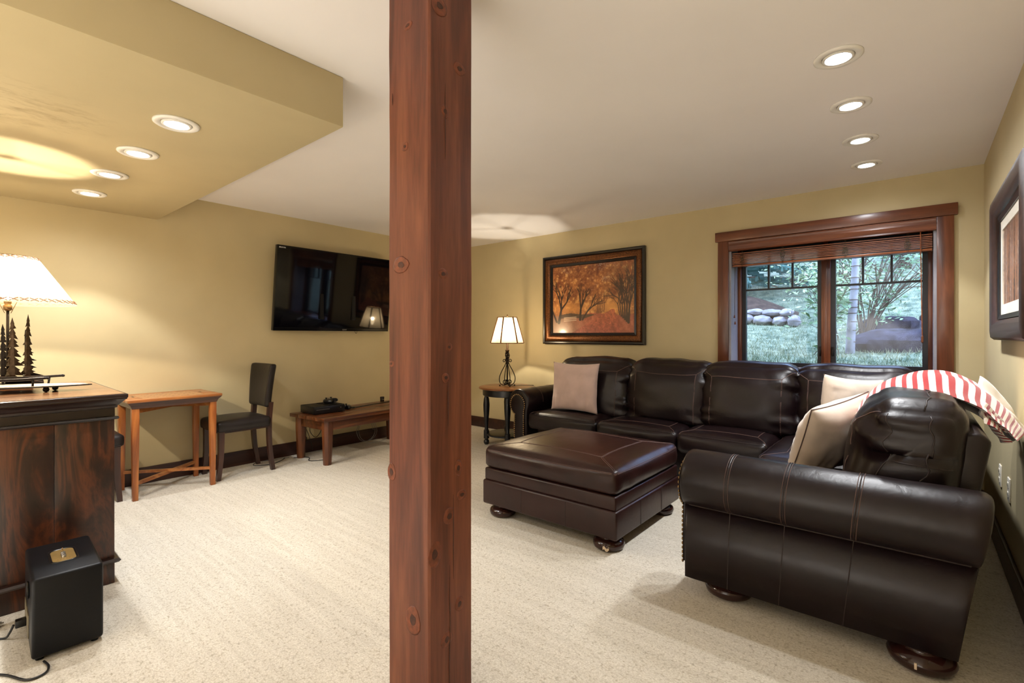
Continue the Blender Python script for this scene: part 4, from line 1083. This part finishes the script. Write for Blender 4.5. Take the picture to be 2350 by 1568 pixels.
for j in range(3):
    a = 2*pi*j/3+.4; hp.tube([(lx, ly, 1.640), (lx+.1175*cos(a), ly+.1175*sin(a), 1.655)], .0018, 5)
for j in (0, 1):
    s = -1 if j else 1; hp.tube(spline([(lx+s*.012, ly, 1.35), (lx+s*.05, ly, 1.47), (lx+s*.04, ly, 1.60), (lx, ly, 1.642)], 5), .0016, 5)
obj('harp', hp, 'nail_brass', tl, smooth=True)
obj('finial', MB().lathe([(.003, 0), (.010, .006), (.012, .014), (.005, .024), (.0, .028)], 12, c=(lx, ly, 1.642)), 'nail_brass', tl, smooth=True)
obj('bulb', MB().lathe([(.012, -.045), (.016, -.03), (.028, 0), (.026, .018), (.012, .03), (0, .033)], 18, c=(lx, ly, 1.452)), 'bulb_warm', tl, smooth=True)
def point(parent, loc, e, r_=.028):
    ld = bpy.data.lights.new('lamp_light', 'POINT'); ld.energy = e; ld.color = C_LAMP; ld.shadow_soft_size = r_
    lo = bpy.data.objects.new('lamp_light', ld); link(lo); lo.parent = parent; lo.location = Vector(loc)-Vector(parent.location)
point(tl, (lx, ly, 1.497), P_LAMP_L, .012)

# ------------------------------------------------------------------ sled-shaped tray
ta = radians(-27)
ty = thing('decorative_tray', 'sled shaped birch bark tray with black iron rails on the cabinet top', 'tray', (.30, 3.505, .940), ta)
def ol(t_):  # half width along the length
    return .105*max(0, 1-abs(t_)**3)**.5 if t_ < 0 else .105*max(0, 1-t_**2.2)**.8
ts = np.linspace(-1, 1, 25); up_ = [(.30*t_, ol(t_)) for t_ in ts]; dn_ = [(.30*t_, -ol(t_)) for t_ in ts[::-1]][1:-1]
poly = up_+dn_
obj('deck', MB().prism(poly, 'z', .026, .031), 'iron', ty, local=True)
obj('bark_panel', MB().prism([(x*.94, y*.9) for x, y in poly], 'z', .031, .034), 'birch_bark', ty, local=True)
for s in (-1, 1):
    r_ = obj('rail', MB().tube(spline([(-.15, s*.085, .072), (0, s*.087, .067), (.15, s*.085, .074)], 6), .0068, 10), 'iron', ty, smooth=True, local=True)
    for x in (-.15, .15):
        obj('rail_knob', MB().lathe([(.001, -.007), (.006, -.005), (.008, 0), (.006, .005), (.001, .007)], 10, c=(x, s*.085, .073)), 'iron', r_, smooth=True, local=True)
    for x in (-.09, .09):
        obj('rail_post', MB().tube([(x, s*.082, .03), (x*1.04, s*.086, .068)], .005, 8), 'iron', r_, smooth=True, local=True)
for x, y in ((-.13, .055), (-.13, -.055), (.13, .05), (.13, -.05)):
    obj('ball_foot', MB().lathe([(.003, 0), (.010, .003), (.0135, .013), (.010, .023), (.004, .0265)], 14, c=(x, y, 0)), 'iron', ty, smooth=True, local=True)

# ------------------------------------------------------------------ speaker box on the floor
spx, spy = .367, 2.728
sp = thing('portable_speaker', 'black box speaker with brass control panel on the carpet before the cabinet', 'speaker', (spx, spy, 0), radians(-3))
m = MB(); hx, hy, zt, zb = .104, .202, .315, .014
body = obj('cabinet_shell', MB().box((-hx, -hy, zb), (hx, hy, zt)), 'tolex', sp, bevel=.012, seg=3, local=True)
# raised rounded recess rim with brass plate
def rr(hw, hh, r_, z, n_=6):
    P = []
    for cx_, cy_, a0 in ((hw-r_, hh-r_, 0), (-hw+r_, hh-r_, pi/2), (-hw+r_, -hh+r_, pi), (hw-r_, -hh+r_, 3*pi/2)):
        for k_ in range(n_+1): a = a0+pi/2*k_/n_; P.append((cx_+r_*cos(a), cy_+r_*sin(a), z))
    return P
obj('recess_rim', MB().loft([rr(.044, .084, .03, zt-.001), rr(.044, .084, .03, zt+.003), rr(.038, .078, .026, zt+.003), rr(.036, .076, .025, zt-.001)], cap=False), 'black_plastic', sp, local=True, smooth=True)
pl = obj('brass_plate', MB().loft([rr(.036, .076, .025, zt-.001), rr(.036, .076, .025, zt+.0012)]), 'brass_panel', sp, local=True)
for i, y in enumerate((-.030, -.012, .006)):
    obj('knob', MB().lathe([(.0075, 0), (.0075, .009), (.006, .011), (0, .0115)], 14, c=(.0, y, zt+.0012)), 'steel', sp, smooth=False, local=True, angle=radians(40))
obj('toggle_switch', MB().lathe([(.006, 0), (.006, .003), (.002, .004), (.0022, .016), (.003, .02), (0, .021)], 10, c=(0, .030, zt+.0012)), 'nail_brass', sp, smooth=True, local=True)
pmk = MB()
for i in range(5): pmk.box((-.022+.009*i, -.050, zt+.0012), (-.018+.009*i, -.047, zt+.0015))
obj('plate_print', pmk, 'lacing', sp, local=True)
obj('rear_panel', MB().box((-hx-.003, -.06, .04), (-hx+.002, .15, .13)), 'port_panel', sp, bevel=.001, local=True)
obj('bass_port', MB().lathe([(.030, 0), (.034, .003), (.034, .006), (.024, .006), (.022, 0)], 22, M=Matrix.Translation((-hx, -.07, .235)) @ Matrix.Rotation(-pi/2, 4, 'Y')), 'black_plastic', sp, local=True)
obj('power_plug', MB().box((-hx-.035, .03, .055), (-hx-.002, .06, .085)), 'black_plastic', sp, bevel=.004, local=True)
for x in (-.08, .08):
    for y in (-.17, .17): obj('rubber_foot', MB().lathe([(.012, 0), (.014, .006), (.014, .015), (0, .015)], 12, c=(x, y, 0)), 'black_matte', sp, local=True)
ck = MB().tube(spline([(.226, 2.775, .07), (.215, 2.80, .03), (.205, 2.83, .006), (.17, 2.86, .006), (.10, 2.90, .006), (-.02, 2.88, .006)], 8), .0042, 7)
tag(obj('power_cord', ck, 'cable_black', smooth=True), 'black power cord running left from the speaker plug over the carpet', 'cord')
ck = MB().tube(spline([(.285, 2.52, .0055), (.292, 2.465, .0055), (.275, 2.425, .0055), (.23, 2.43, .0055), (.18, 2.53, .0055), (.10, 2.62, .0055), (-.02, 2.66, .0055)], 8), .004, 7)
tag(obj('audio_cable', ck, 'cable_black', smooth=True), 'thin black cable looping on the carpet in front of the speaker', 'cord')
ad = thing('plug_adapter', 'small black plug adapter lying on the carpet left of the speaker', 'plug', (.185, 2.965, 0), .5)
obj('body', MB().box((-.03, -.014, 0), (.012, .014, .026)), 'black_plastic', ad, bevel=.004, local=True); obj('prong', MB().box((.012, -.008, .010), (.028, -.004, .016)).box((.012, .004, .010), (.028, .008, .016)), 'steel', ad, local=True)
# ================================================================== game table
gt = thing('game_table', 'small honey coloured wooden chess table with crossed stretchers against the wall', 'table', (1.255, 4.655, 0))
gx0, gx1, gy0_, gy1_ = .94, 1.568, 4.405, 4.905
zt = .752
# top frame rails around a recessed board of squares
for a, b_ in (((gx0, gy0_, zt-.022), (gx1, gy0_+.075, zt)), ((gx0, gy1_-.075, zt-.022), (gx1, gy1_, zt))):
    obj('top_rail', MB().box(a, b_), 'honey_wood_x', gt, bevel=.004)
for a, b_ in (((gx0, gy0_+.075, zt-.022), (gx0+.11, gy1_-.075, zt)), ((gx1-.11, gy0_+.075, zt-.022), (gx1, gy1_-.075, zt))):
    obj('top_rail', MB().box(a, b_), 'honey_wood_x', gt, bevel=.004)
bw = (gx1-gx0-.22)/8; bd = (gy1_-gy0_-.15)/8
mk_sq = {}
for i in range(8):
    for j in range(8):
        mt = ('chess_light', 'chess_dark')[(i+j) % 2]
        x = gx0+.11+bw*i; y = gy0_+.075+bd*j
        if mt not in mk_sq:
            mk_sq[mt] = obj('board_square', MB().box((-bw/2+.0006, -bd/2+.0006, -.008), (bw/2-.0006, bd/2-.0006, .0)), mt, gt, local=True); s_ = mk_sq[mt]
        else:
            s_ = mk_sq[mt].copy(); link(s_); s_.parent = gt
        s_.location = (x+bw/2-1.255, y+bd/2-4.655, zt-.0012)
obj('board_base', MB().box((gx0+.1, gy0_+.07, zt-.022), (gx1-.1, gy1_-.07, zt-.0095)), 'honey_dark', gt)
for x in (gx0+.085, gx1-.085):
    obj('finger_slot', MB().box((x-.006, 4.655-.03, zt-.001), (x+.006, 4.655+.03, zt+.0004)), 'black_matte', gt)
ap = []
for d_, z in ((.004, zt-.022), (.008, zt-.030), (.020, zt-.042), (.028, zt-.060), (.030, zt-.068)):
    ap.append([(gx0+d_, gy0_+d_, z), (gx1-d_, gy0_+d_, z), (gx1-d_, gy1_-d_, z), (gx0+d_, gy1_-d_, z)])
obj('moulded_apron', MB().loft(ap), 'honey_dark', gt, angle=radians(30))
lg = [(gx0+.033, gy0_+.033), (gx1-.078, gy0_+.033), (gx0+.033, gy1_-.078), (gx1-.078, gy1_-.078)]
for x, y in lg:
    w0, w1 = .046, .034
    sx = 1 if x < 1.2 else -1; cx_, cy_ = x+.0225, y+.0225
    r0 = [(cx_-w1/2, cy_-w1/2, 0), (cx_+w1/2, cy_-w1/2, 0), (cx_+w1/2, cy_+w1/2, 0), (cx_-w1/2, cy_+w1/2, 0)]
    r1 = [(cx_-w0/2, cy_-w0/2, .55), (cx_+w0/2, cy_-w0/2, .55), (cx_+w0/2, cy_+w0/2, .55), (cx_-w0/2, cy_+w0/2, .55)]
    r2 = [(p[0], p[1], zt-.066) for p in r1]
    obj('leg', MB().loft([r0, r1, r2]), 'honey_wood', gt, bevel=.003)
def bar(a, b_, w_, h_):
    a = Vector(a); b_ = Vector(b_); d_ = (b_-a).normalized(); s = Vector((0, 0, 1)).cross(d_).normalized()*w_/2; u_ = d_.cross(s).normalized()*h_/2
    if u_.length < 1e-6: u_ = Vector((0, 0, h_/2))
    return MB().loft([[a+s+u_, a-s+u_, a-s-u_, a+s-u_], [b_+s+u_, b_-s+u_, b_-s-u_, b_+s-u_]])
P = [(x+.0225, y+.0225) for x, y in lg]
obj('cross_stretcher', bar((*P[0], .125), (*P[3], .125), .020, .026), 'honey_wood_x', gt)
obj('cross_stretcher', bar((*P[1], .140), (*P[2], .140), .020, .022), 'honey_wood_x', gt)
obj('corner_brace', bar((*P[0], zt-.088), (*P[3], zt-.088), .018, .034), 'honey_wood_x', gt)
obj('corner_brace', bar((*P[1], zt-.084), (*P[2], zt-.084), .018, .030), 'honey_wood_x', gt)

# ================================================================== dining chairs (local: seat front towards -x)
ch = thing('dining_chair', 'black leather dining chair with dark wood legs right of the chess table', 'chair', (1.785, 4.695, 0), 0, 'leather chairs at the chess table')
def cw(p, o):
    q = o.copy(); q.y *= 1-.05*max(0, -p[0]) if False else 1
    return q
fs0 = surf_box((-.005, 0, .452), (.225, .205, .048), .032, .022, 2)
st0 = obj('seat', soft(fs0, (14, 14, 6)), 'chair_leather', ch, smooth=True, weld=True, local=True)
obj('welt', MB().tube(line_on(fs0, [(-1, -1, -.8), (1, -1, -.8), (1, 1, -.8), (-1, 1, -.8), (-1, -1, -.8)], 16), .003, 5), 'leather_seam', st0, smooth=True, local=True)
def bwp(p, o):
    q = o.copy(); q.x += .12*(q.z+.2)**1.0*.62+.06*max(0, q.z+.05)**2*3; q.x += .018*(p[1]**2-1)*-1; q.y *= 1+.10*p[2]
    return q
fb0 = surf_box((.198, 0, .772), (.030, .195, .195), .024, 0, 0, bwp)
bk0 = obj('backrest', soft(fb0, (6, 14, 14)), 'chair_leather', ch, smooth=True, weld=True, local=True)
obj('welt', MB().tube(line_on(fb0, [(-.9, -1, -1), (-.9, -1, 1), (-.9, 1, 1), (-.9, 1, -1)], 14), .0025, 5), 'leather_seam', bk0, smooth=True, local=True)
def leg(path, s0, s1):
    rings = []
    n_ = len(path)
    for i, p in enumerate(path):
        w_ = s0+(s1-s0)*i/(n_-1); rings.append([(p[0]-w_/2, p[1]-w_/2, p[2]), (p[0]+w_/2, p[1]-w_/2, p[2]), (p[0]+w_/2, p[1]+w_/2, p[2]), (p[0]-w_/2, p[1]+w_/2, p[2])])
    return MB().loft(rings)
for s in (-1, 1):
    obj('leg', leg(spline([(.252, s*.155, 0), (.222, s*.160, .20), (.212, s*.165, .42), (.225, s*.165, .62)], 5), .034, .040), 'chair_wood', ch, local=True, angle=radians(40))
    obj('leg', leg(spline([(-.205, s*.165, 0), (-.188, s*.168, .20), (-.185, s*.168, .41)], 5), .032, .044), 'chair_wood', ch, local=True, angle=radians(40))
obj('seat_rail', MB().box((-.20, -.18, .395), (.22, .18, .415)), 'chair_wood', ch, local=True)
dup(ch, (.715, 4.70, 0), pi, 'black leather dining chair mostly hidden behind the cabinet, left of the chess table')

# ================================================================== low bench table under the television
bn = thing('low_bench_table', 'long low reddish wooden bench table with tapered legs under the television', 'table', (2.365, 4.225, 0), radians(3))
bl_, bd_ = 1.28, .61; bz = .45
ys = np.linspace(0, bd_, 5)
for i in range(4):
    obj('top_plank', MB().box((0, ys[i]+.0008, bz-.034), (bl_, ys[i+1]-.0008, bz)), 'bench_wood', bn, bevel=.004, local=True)
for y in (.055, bd_-.075): obj('long_apron', MB().box((.06, y, bz-.125), (bl_-.06, y+.02, bz-.034)), 'bench_wood', bn, local=True, bevel=.002)
for x in (.055, bl_-.075): obj('end_apron', MB().box((x, .06, bz-.125), (x+.02, bd_-.06, bz-.034)), 'bench_wood', bn, local=True, bevel=.002)
for x in (.035, bl_-.125):
    for y in (.030, bd_-.12):
        c_, e = .018, .0
        def oct_(w_, z, cx_, cy_): 
            k_ = w_*.28; a = w_/2
            return [(cx_-a+k_, cy_-a, z), (cx_+a-k_, cy_-a, z), (cx_+a, cy_-a+k_, z), (cx_+a, cy_+a-k_, z), (cx_+a-k_, cy_+a, z), (cx_-a+k_, cy_+a, z), (cx_-a, cy_+a-k_, z), (cx_-a, cy_-a+k_, z)]
        cx_, cy_ = x+.045, y+.045
        obj('leg', MB().loft([oct_(.070, 0, cx_, cy_), oct_(.094, .30, cx_, cy_), oct_(.094, bz-.034, cx_, cy_)]), 'bench_leg_wood', bn, local=True)
Mb = ROOTM[bn.name]
def bw_(x, y, z=0): return tuple(Mb @ Vector((x, y, z)))
# console
gc = thing('game_console', 'black game console box on the left end of the low bench table', 'console', bw_(.235, .40, bz), radians(0))
obj('case', MB().box((-.165, -.135, .006), (.165, .135, .078)), 'black_plastic', gc, bevel=.003, local=True)
obj('matte_lid_half', MB().box((-.162, -.130, .078), (-.01, .130, .080)), 'black_matte', gc, local=True)
obj('vent_lid_half', MB().box((-.006, -.130, .078), (.162, .130, .081)), 'gloss_black', gc, local=True)
for i in range(10): obj('vent_slat', MB().box((.0+.015*i, -.12, .081), (.008+.015*i, .12, .083)), 'black_matte', gc, local=True)
obj('disc_slot', MB().box((-.14, -.1365, .045), (.0, -.134, .049)), 'steel', gc, local=True)
obj('power_light', MB().lathe([(.006, 0), (.006, .001), (0, .0012)], 12, M=Matrix.Translation((.12, -.135, .05)) @ Matrix.Rotation(pi/2, 4, 'X')), 'steel', gc, local=True)
for x in (-.13, .13):
    for y in (-.1, .1): obj('foot', MB().box((x-.02, y-.02, 0), (x+.02, y+.02, .006)), 'black_matte', gc, local=True)
obj('cable', MB().tube(spline([(-.05, .135, .03), (-.08, .17, .0), (-.10, .172, -.12), (-.06, .15, -.27), (-.02, .165, -.40)], 7), .003, 6), 'cable_black', gc, local=True, smooth=True)
def controller(loc, rz, label):
    t = thing('game_controller', label, 'controller', loc, rz, 'game controllers by the console')
    def cf(u, v):
        a = 2*pi*u; r_ = .5-.5*cos(pi*v) if False else v
        return 0
    pts = []
    for i in range(40):
        a = 2*pi*i/40; x = .062*cos(a); y = .034*sin(a)
        pts.append((x, y))
    body = [(-.078, -.062), (-.060, -.066), (-.046, -.040), (-.030, -.028), (.030, -.028), (.046, -.040), (.060, -.066), (.078, -.062), (.082, -.030), (.068, .020), (.050, .040), (.0, .046), (-.050, .040), (-.068, .020), (-.082, -.030)]
    rings = [[(x*k_, y*k_, z) for x, y in body] for k_, z in ((.80, .0), (.97, .008), (1.0, .020), (.96, .032), (.80, .040))]
    obj('shell', MB().loft(rings), 'black_plastic', t, local=True, bevel=.002)
    for x, y in ((-.040, .010), (.022, -.012)):
        obj('thumbstick', MB().lathe([(.006, 0), (.006, .010), (.011, .012), (.011, .016), (0, .014)], 12, c=(x, y, .039)), 'black_matte', t, local=True)
    for x, y in ((.042, .004), (.042, .022), (.033, .013), (.051, .013)): obj('button', MB().lathe([(.004, 0), (.004, .004), (0, .005)], 8, c=(x, y, .039)), 'steel', t, local=True)
    return t
p_ = bw_(.33, .44, bz+.083); controller(p_, radians(35), 'black game controller lying on top of the console')
p_ = bw_(.50, .42, bz); controller(p_, radians(-50), 'black game controller on the bench beside the console')
# thin black rod with a flattened grip and a glass
rd = thing('black_rod', 'long thin black rod with a flat paddle head lying along the bench table', 'rod', bw_(.62, .30, bz))
a_ = Vector(bw_(.60, .36, bz+.009)); b2 = Vector(bw_(1.24, .47, bz+.009))
obj('shaft', MB().tube([a_, b2], .005, 8), 'black_plastic', rd, smooth=True)
dd = (b2-a_).normalized(); n2 = Vector((-dd.y, dd.x, 0))
hd = [[a_-dd*(.07*(1-k_))+n2*w_*cos(an)+Vector((0, 0, h_*sin(an)+.004)) for an in np.linspace(0, 2*pi, 12, endpoint=False)] for k_, w_, h_ in ((0, .004, .003), (.15, .016, .008), (.5, .020, .010), (.85, .012, .008), (1.0, .005, .005))]
obj('paddle_head', MB().loft(hd), 'black_plastic', rd, smooth=True)
gs = thing('votive_glass', 'small clear glass with a white candle standing at the back of the bench table', 'glass', bw_(1.08, .53, bz))
obj('glass_wall', MB().lathe([(.020, .0), (.022, .002), (.025, .060), (.0235, .060), (.0205, .004), (0, .004)], 20, c=bw_(1.08, .53, bz)), 'clear_glass', gs, smooth=True)
obj('wax', MB().lathe([(.0198, .0045), (.0218, .030), (0, .031)], 18, c=bw_(1.08, .53, bz)), 'white_plastic', gs, smooth=True)
# cables behind and under the bench
def cable(name, pts, mat, label, r_=.0032):
    tag(obj(name, MB().tube(spline(pts, 8), r_, 6), mat, smooth=True), label, 'cable', 'cables under the bench table')
cable('hanging_cable', [(2.56, 4.86, .30), (2.57, 4.87, .22), (2.62, 4.86, .16), (2.68, 4.87, .20), (2.70, 4.86, .31)], 'cable_black', 'black cable hanging in a loop under the left end of the bench')
cable('tangled_cable', [(2.48, 4.86, .33), (2.50, 4.86, .22), (2.46, 4.85, .14), (2.50, 4.86, .10), (2.53, 4.87, .16), (2.49, 4.86, .24), (2.52, 4.86, .33)], 'cable_black', 'knotted black cable beside the far left bench leg')
cable('floor_cable', [(2.36, 4.80, .004), (2.46, 4.70, .004), (2.40, 4.57, .004), (2.47, 4.50, .004), (2.56, 4.49, .004)], 'cable_black', 'black cable with plug lying on carpet by the near bench leg')
cable('floor_cable', [(2.02, 4.88, .004), (1.98, 4.80, .004), (2.10, 4.72, .004), (2.22, 4.78, .004), (2.30, 4.86, .004)], 'cable_black', 'black cable on the carpet by the foot of the chair')
an = np.linspace(0, 2*pi*2.2, 40)
tag(obj('cable_coil', MB().tube([(3.23+.115*cos(a)+.004*a, 4.885+.006*sin(3*a), .125+.118*sin(a)) for a in an], .0028, 6), 'cable_grey', smooth=True), 'grey cable coiled against the baseboard behind the bench', 'cable', 'cables under the bench table')
cable('white_cable', [(3.20, 4.80, .004), (3.35, 4.78, .004), (3.55, 4.85, .004), (3.75, 4.82, .004), (3.9, 4.88, .03)], 'cable_grey', 'pale cable trailing on carpet behind the bench to the right')
cable('floor_cable', [(2.10, 4.90, .004), (2.20, 4.86, .004), (2.26, 4.88, .004), (2.34, 4.85, .004)], 'cable_grey', 'grey cable end on the carpet left of the bench')

# ================================================================== round end table
ex, ey = 4.205, 3.562; ez = .655
et = thing('round_side_table', 'round side table with oak top and black turned legs beside the sofa arm', 'table', (ex, ey, 0))
obj('top', MB().lathe([(.26, ez-.030), (.300, ez-.028), (.318, ez-.022), (.322, ez-.012), (.316, ez-.004), (.300, ez), (0, ez)], 56, c=(ex, ey, 0)), 'tabletop_oak', et, angle=radians(35))
obj('apron', MB().lathe([(.270, ez-.100), (.276, ez-.094), (.276, ez-.030), (.25, ez-.030), (.25, ez-.098)], 48, c=(ex, ey, 0), cap=False), 'black_paint', et, angle=radians(40))
prof_ = [(.020, 0), (.026, .010), (.032, .028), (.030, .044), (.018, .058), (.020, .064), (.031, .068), (.031, .160), (.022, .168), (.019, .185), (.024, .26), (.034, .38), (.037, .45), (.030, .515), (.020, .545), (.027, .553), (.029, .560), (.029, ez-.032)]
for a in (radians(100), radians(190), radians(280), radians(10)):
    a2 = a+radians(31); x, y = ex+.235*cos(a2), ey+.235*sin(a2)
    obj('turned_leg', MB().lathe(prof_, 18, c=(x, y, 0)), 'black_paint', et, smooth=False, angle=radians(35))
obj('lower_shelf', MB().lathe([(.225, .108), (.232, .112), (.232, .126), (.225, .130), (0, .130)], 44, c=(ex, ey, 0)), 'black_paint', et, angle=radians(40))
# ------------------------------------------------------------------ iron scroll lamp
ll = thing('scroll_lamp', 'lit lamp with wrought iron scroll base and six panel shade on round table', 'lamp', (ex, ey, ez))
for i in range(4):
    a = radians(45+90*i)+.25; d_ = Vector((cos(a), sin(a), 0)); c0 = Vector((ex, ey, ez)); up = Vector((0, 0, 1))
    pts = [c0+d_*.012+up*.275, c0+d_*.028+up*.235, c0+d_*.068+up*.165, c0+d_*.094+up*.095, c0+d_*.085+up*.040, c0+d_*.055+up*.014, c0+d_*.025+up*.016]
    s1 = spline(pts, 6); sp_ = spiral(c0+d_*.030+up*.046, .030, .012, radians(250), radians(-150), 22, d_, up)
    sc = obj('scroll_leg', MB().tube(s1+[Vector(p) for p in sp_[2:]], .0048, 7), 'iron', ll, smooth=True)
    obj('ball_foot', MB().lathe([(.002, .0), (.008, .004), (.009, .010), (.005, .017), (0, .018)], 10, c=tuple(c0+d_*.088)), 'iron', sc, smooth=True)
    top = spiral(c0+d_*.036+up*.285, .022, .007, radians(200), radians(-190), 18, d_, up)
    obj('upper_scroll', MB().tube([c0+d_*.008+up*.24, c0+d_*.012+up*.265]+[Vector(p) for p in top], .0042, 6), 'iron', ll, smooth=True)
obj('stem', MB().tube([(ex, ey, ez+.02), (ex, ey, ez+.46)], .0075, 10), 'iron', ll, smooth=True)
tw = MB()
for i in range(5):
    tw.tube([(ex+(.020+.006*sin(a*1.7+i))*cos(a+i*1.26), ey+(.020+.006*cos(a*1.3))*sin(a+i*1.26), ez+.285+.095*(a/7.0)+.006*sin(3*a+i)) for a in np.linspace(0, 7, 36)], .0048, 6)
obj('twisted_wire', tw, 'iron', ll, smooth=True)
obj('candle_cup', MB().lathe([(.008, .375), (.014, .380), (.022, .395), (.024, .408), (.018, .410), (.016, .412), (.014, .412), (.013, .48), (0, .48)], 18, c=(ex, ey, ez)), 'iron_bronze', ll, smooth=True)
def hex_shade(r0, r1, z0, z1, n_=6, rot=.30):
    m = MB(); V = lambda r_, z, j: Vector((ex+r_*cos(2*pi*j/n_+rot), ey+r_*sin(2*pi*j/n_+rot), z))
    for j in range(n_):
        a, b_, c_, d_ = V(r0, z0, j), V(r0, z0, j+1), V(r1, z1, j+1), V(r1, z1, j)
        def f_(u, v, a=a, b_=b_, c_=c_, d_=d_):
            p = (a*(1-u)+b_*u)*(1-v)+(d_*(1-u)+c_*u)*v
            o_ = Vector((p.x-ex, p.y-ey, 0)); return p+o_.normalized()*(.09*(r0+(r1-r0)*v))*(u*(1-u))*2
        m.grid(f_, 6, 6)
    return m, V
hm, V = hex_shade(.186, .104, 1.142, 1.434)
hs = obj('lamp_shade', hm, 'shade_hide', ll, smooth=True, weld=True)
rb = MB()
for j in range(6):
    o0, o1 = V(.1875, 1.142, j), V(.1055, 1.434, j); rb.tube([o0, o1], .0075, 6)
    for q in range(26):
        p = o0+(o1-o0)*((q+.5)/26); tn = Vector((-(p.y-ey), p.x-ex, 0)).normalized()*.013; rb.tube([p-tn+Vector((0, 0, -.003)), p+tn+Vector((0, 0, .003))], .0016, 4)
o = obj('rib_lacing', rb, 'lacing', hs); o['kind'] = 'stuff'
for r_, z in ((.187, 1.143), (.105, 1.433)):
    pp = []
    for j in range(6):
        for u in np.linspace(0, 1, 7)[:-1]:
            p = V(r_, z, j)*(1-u)+V(r_, z, j+1)*u; o_ = Vector((p.x-ex, p.y-ey, 0)); pp.append(p+o_.normalized()*(.09*r_)*(u*(1-u))*2)
    obj('rim_lacing', MB().tube(pp, .0045, 5, closed=True), 'lacing', hs)
obj('finial', MB().lathe([(.003, 0), (.009, .006), (.011, .014), (.004, .026), (.0, .030)], 12, c=(ex, ey, 1.436)), 'nail_brass', ll, smooth=True)
hp = MB()
for j in range(3):
    a = 2*pi*j/3; hp.tube([(ex, ey, 1.438), (ex+.095*cos(a), ey+.095*sin(a), 1.433)], .0016, 5)
for s in (-1, 1): hp.tube(spline([(ex+s*.012, ey, 1.13), (ex+s*.05, ey, 1.24), (ex+s*.04, ey, 1.36), (ex, ey, 1.438)], 5), .0016, 5)
obj('harp', hp, 'nail_brass', ll, smooth=True)
obj('bulb', MB().lathe([(.012, -.045), (.016, -.03), (.028, 0), (.026, .018), (.012, .03), (0, .033)], 18, c=(ex, ey, 1.222)), 'bulb_warm', ll, smooth=True)
point(ll, (ex, ey, 1.268), P_LAMP_R, .012)
obj('power_cord', MB().tube(spline([(ex+.02, ey-.02, ez+.004), (ex+.22, ey-.20, ez+.004), (ex+.335, ey-.02, ez-.05), (ex+.36, ey+.02, .30), (ex+.30, ey+.12, .05), (ex+.16, ey+.30, .006), (ex+.3, ey+.4, .006)], 8), .0028, 6), 'cable_black', ll, smooth=True)
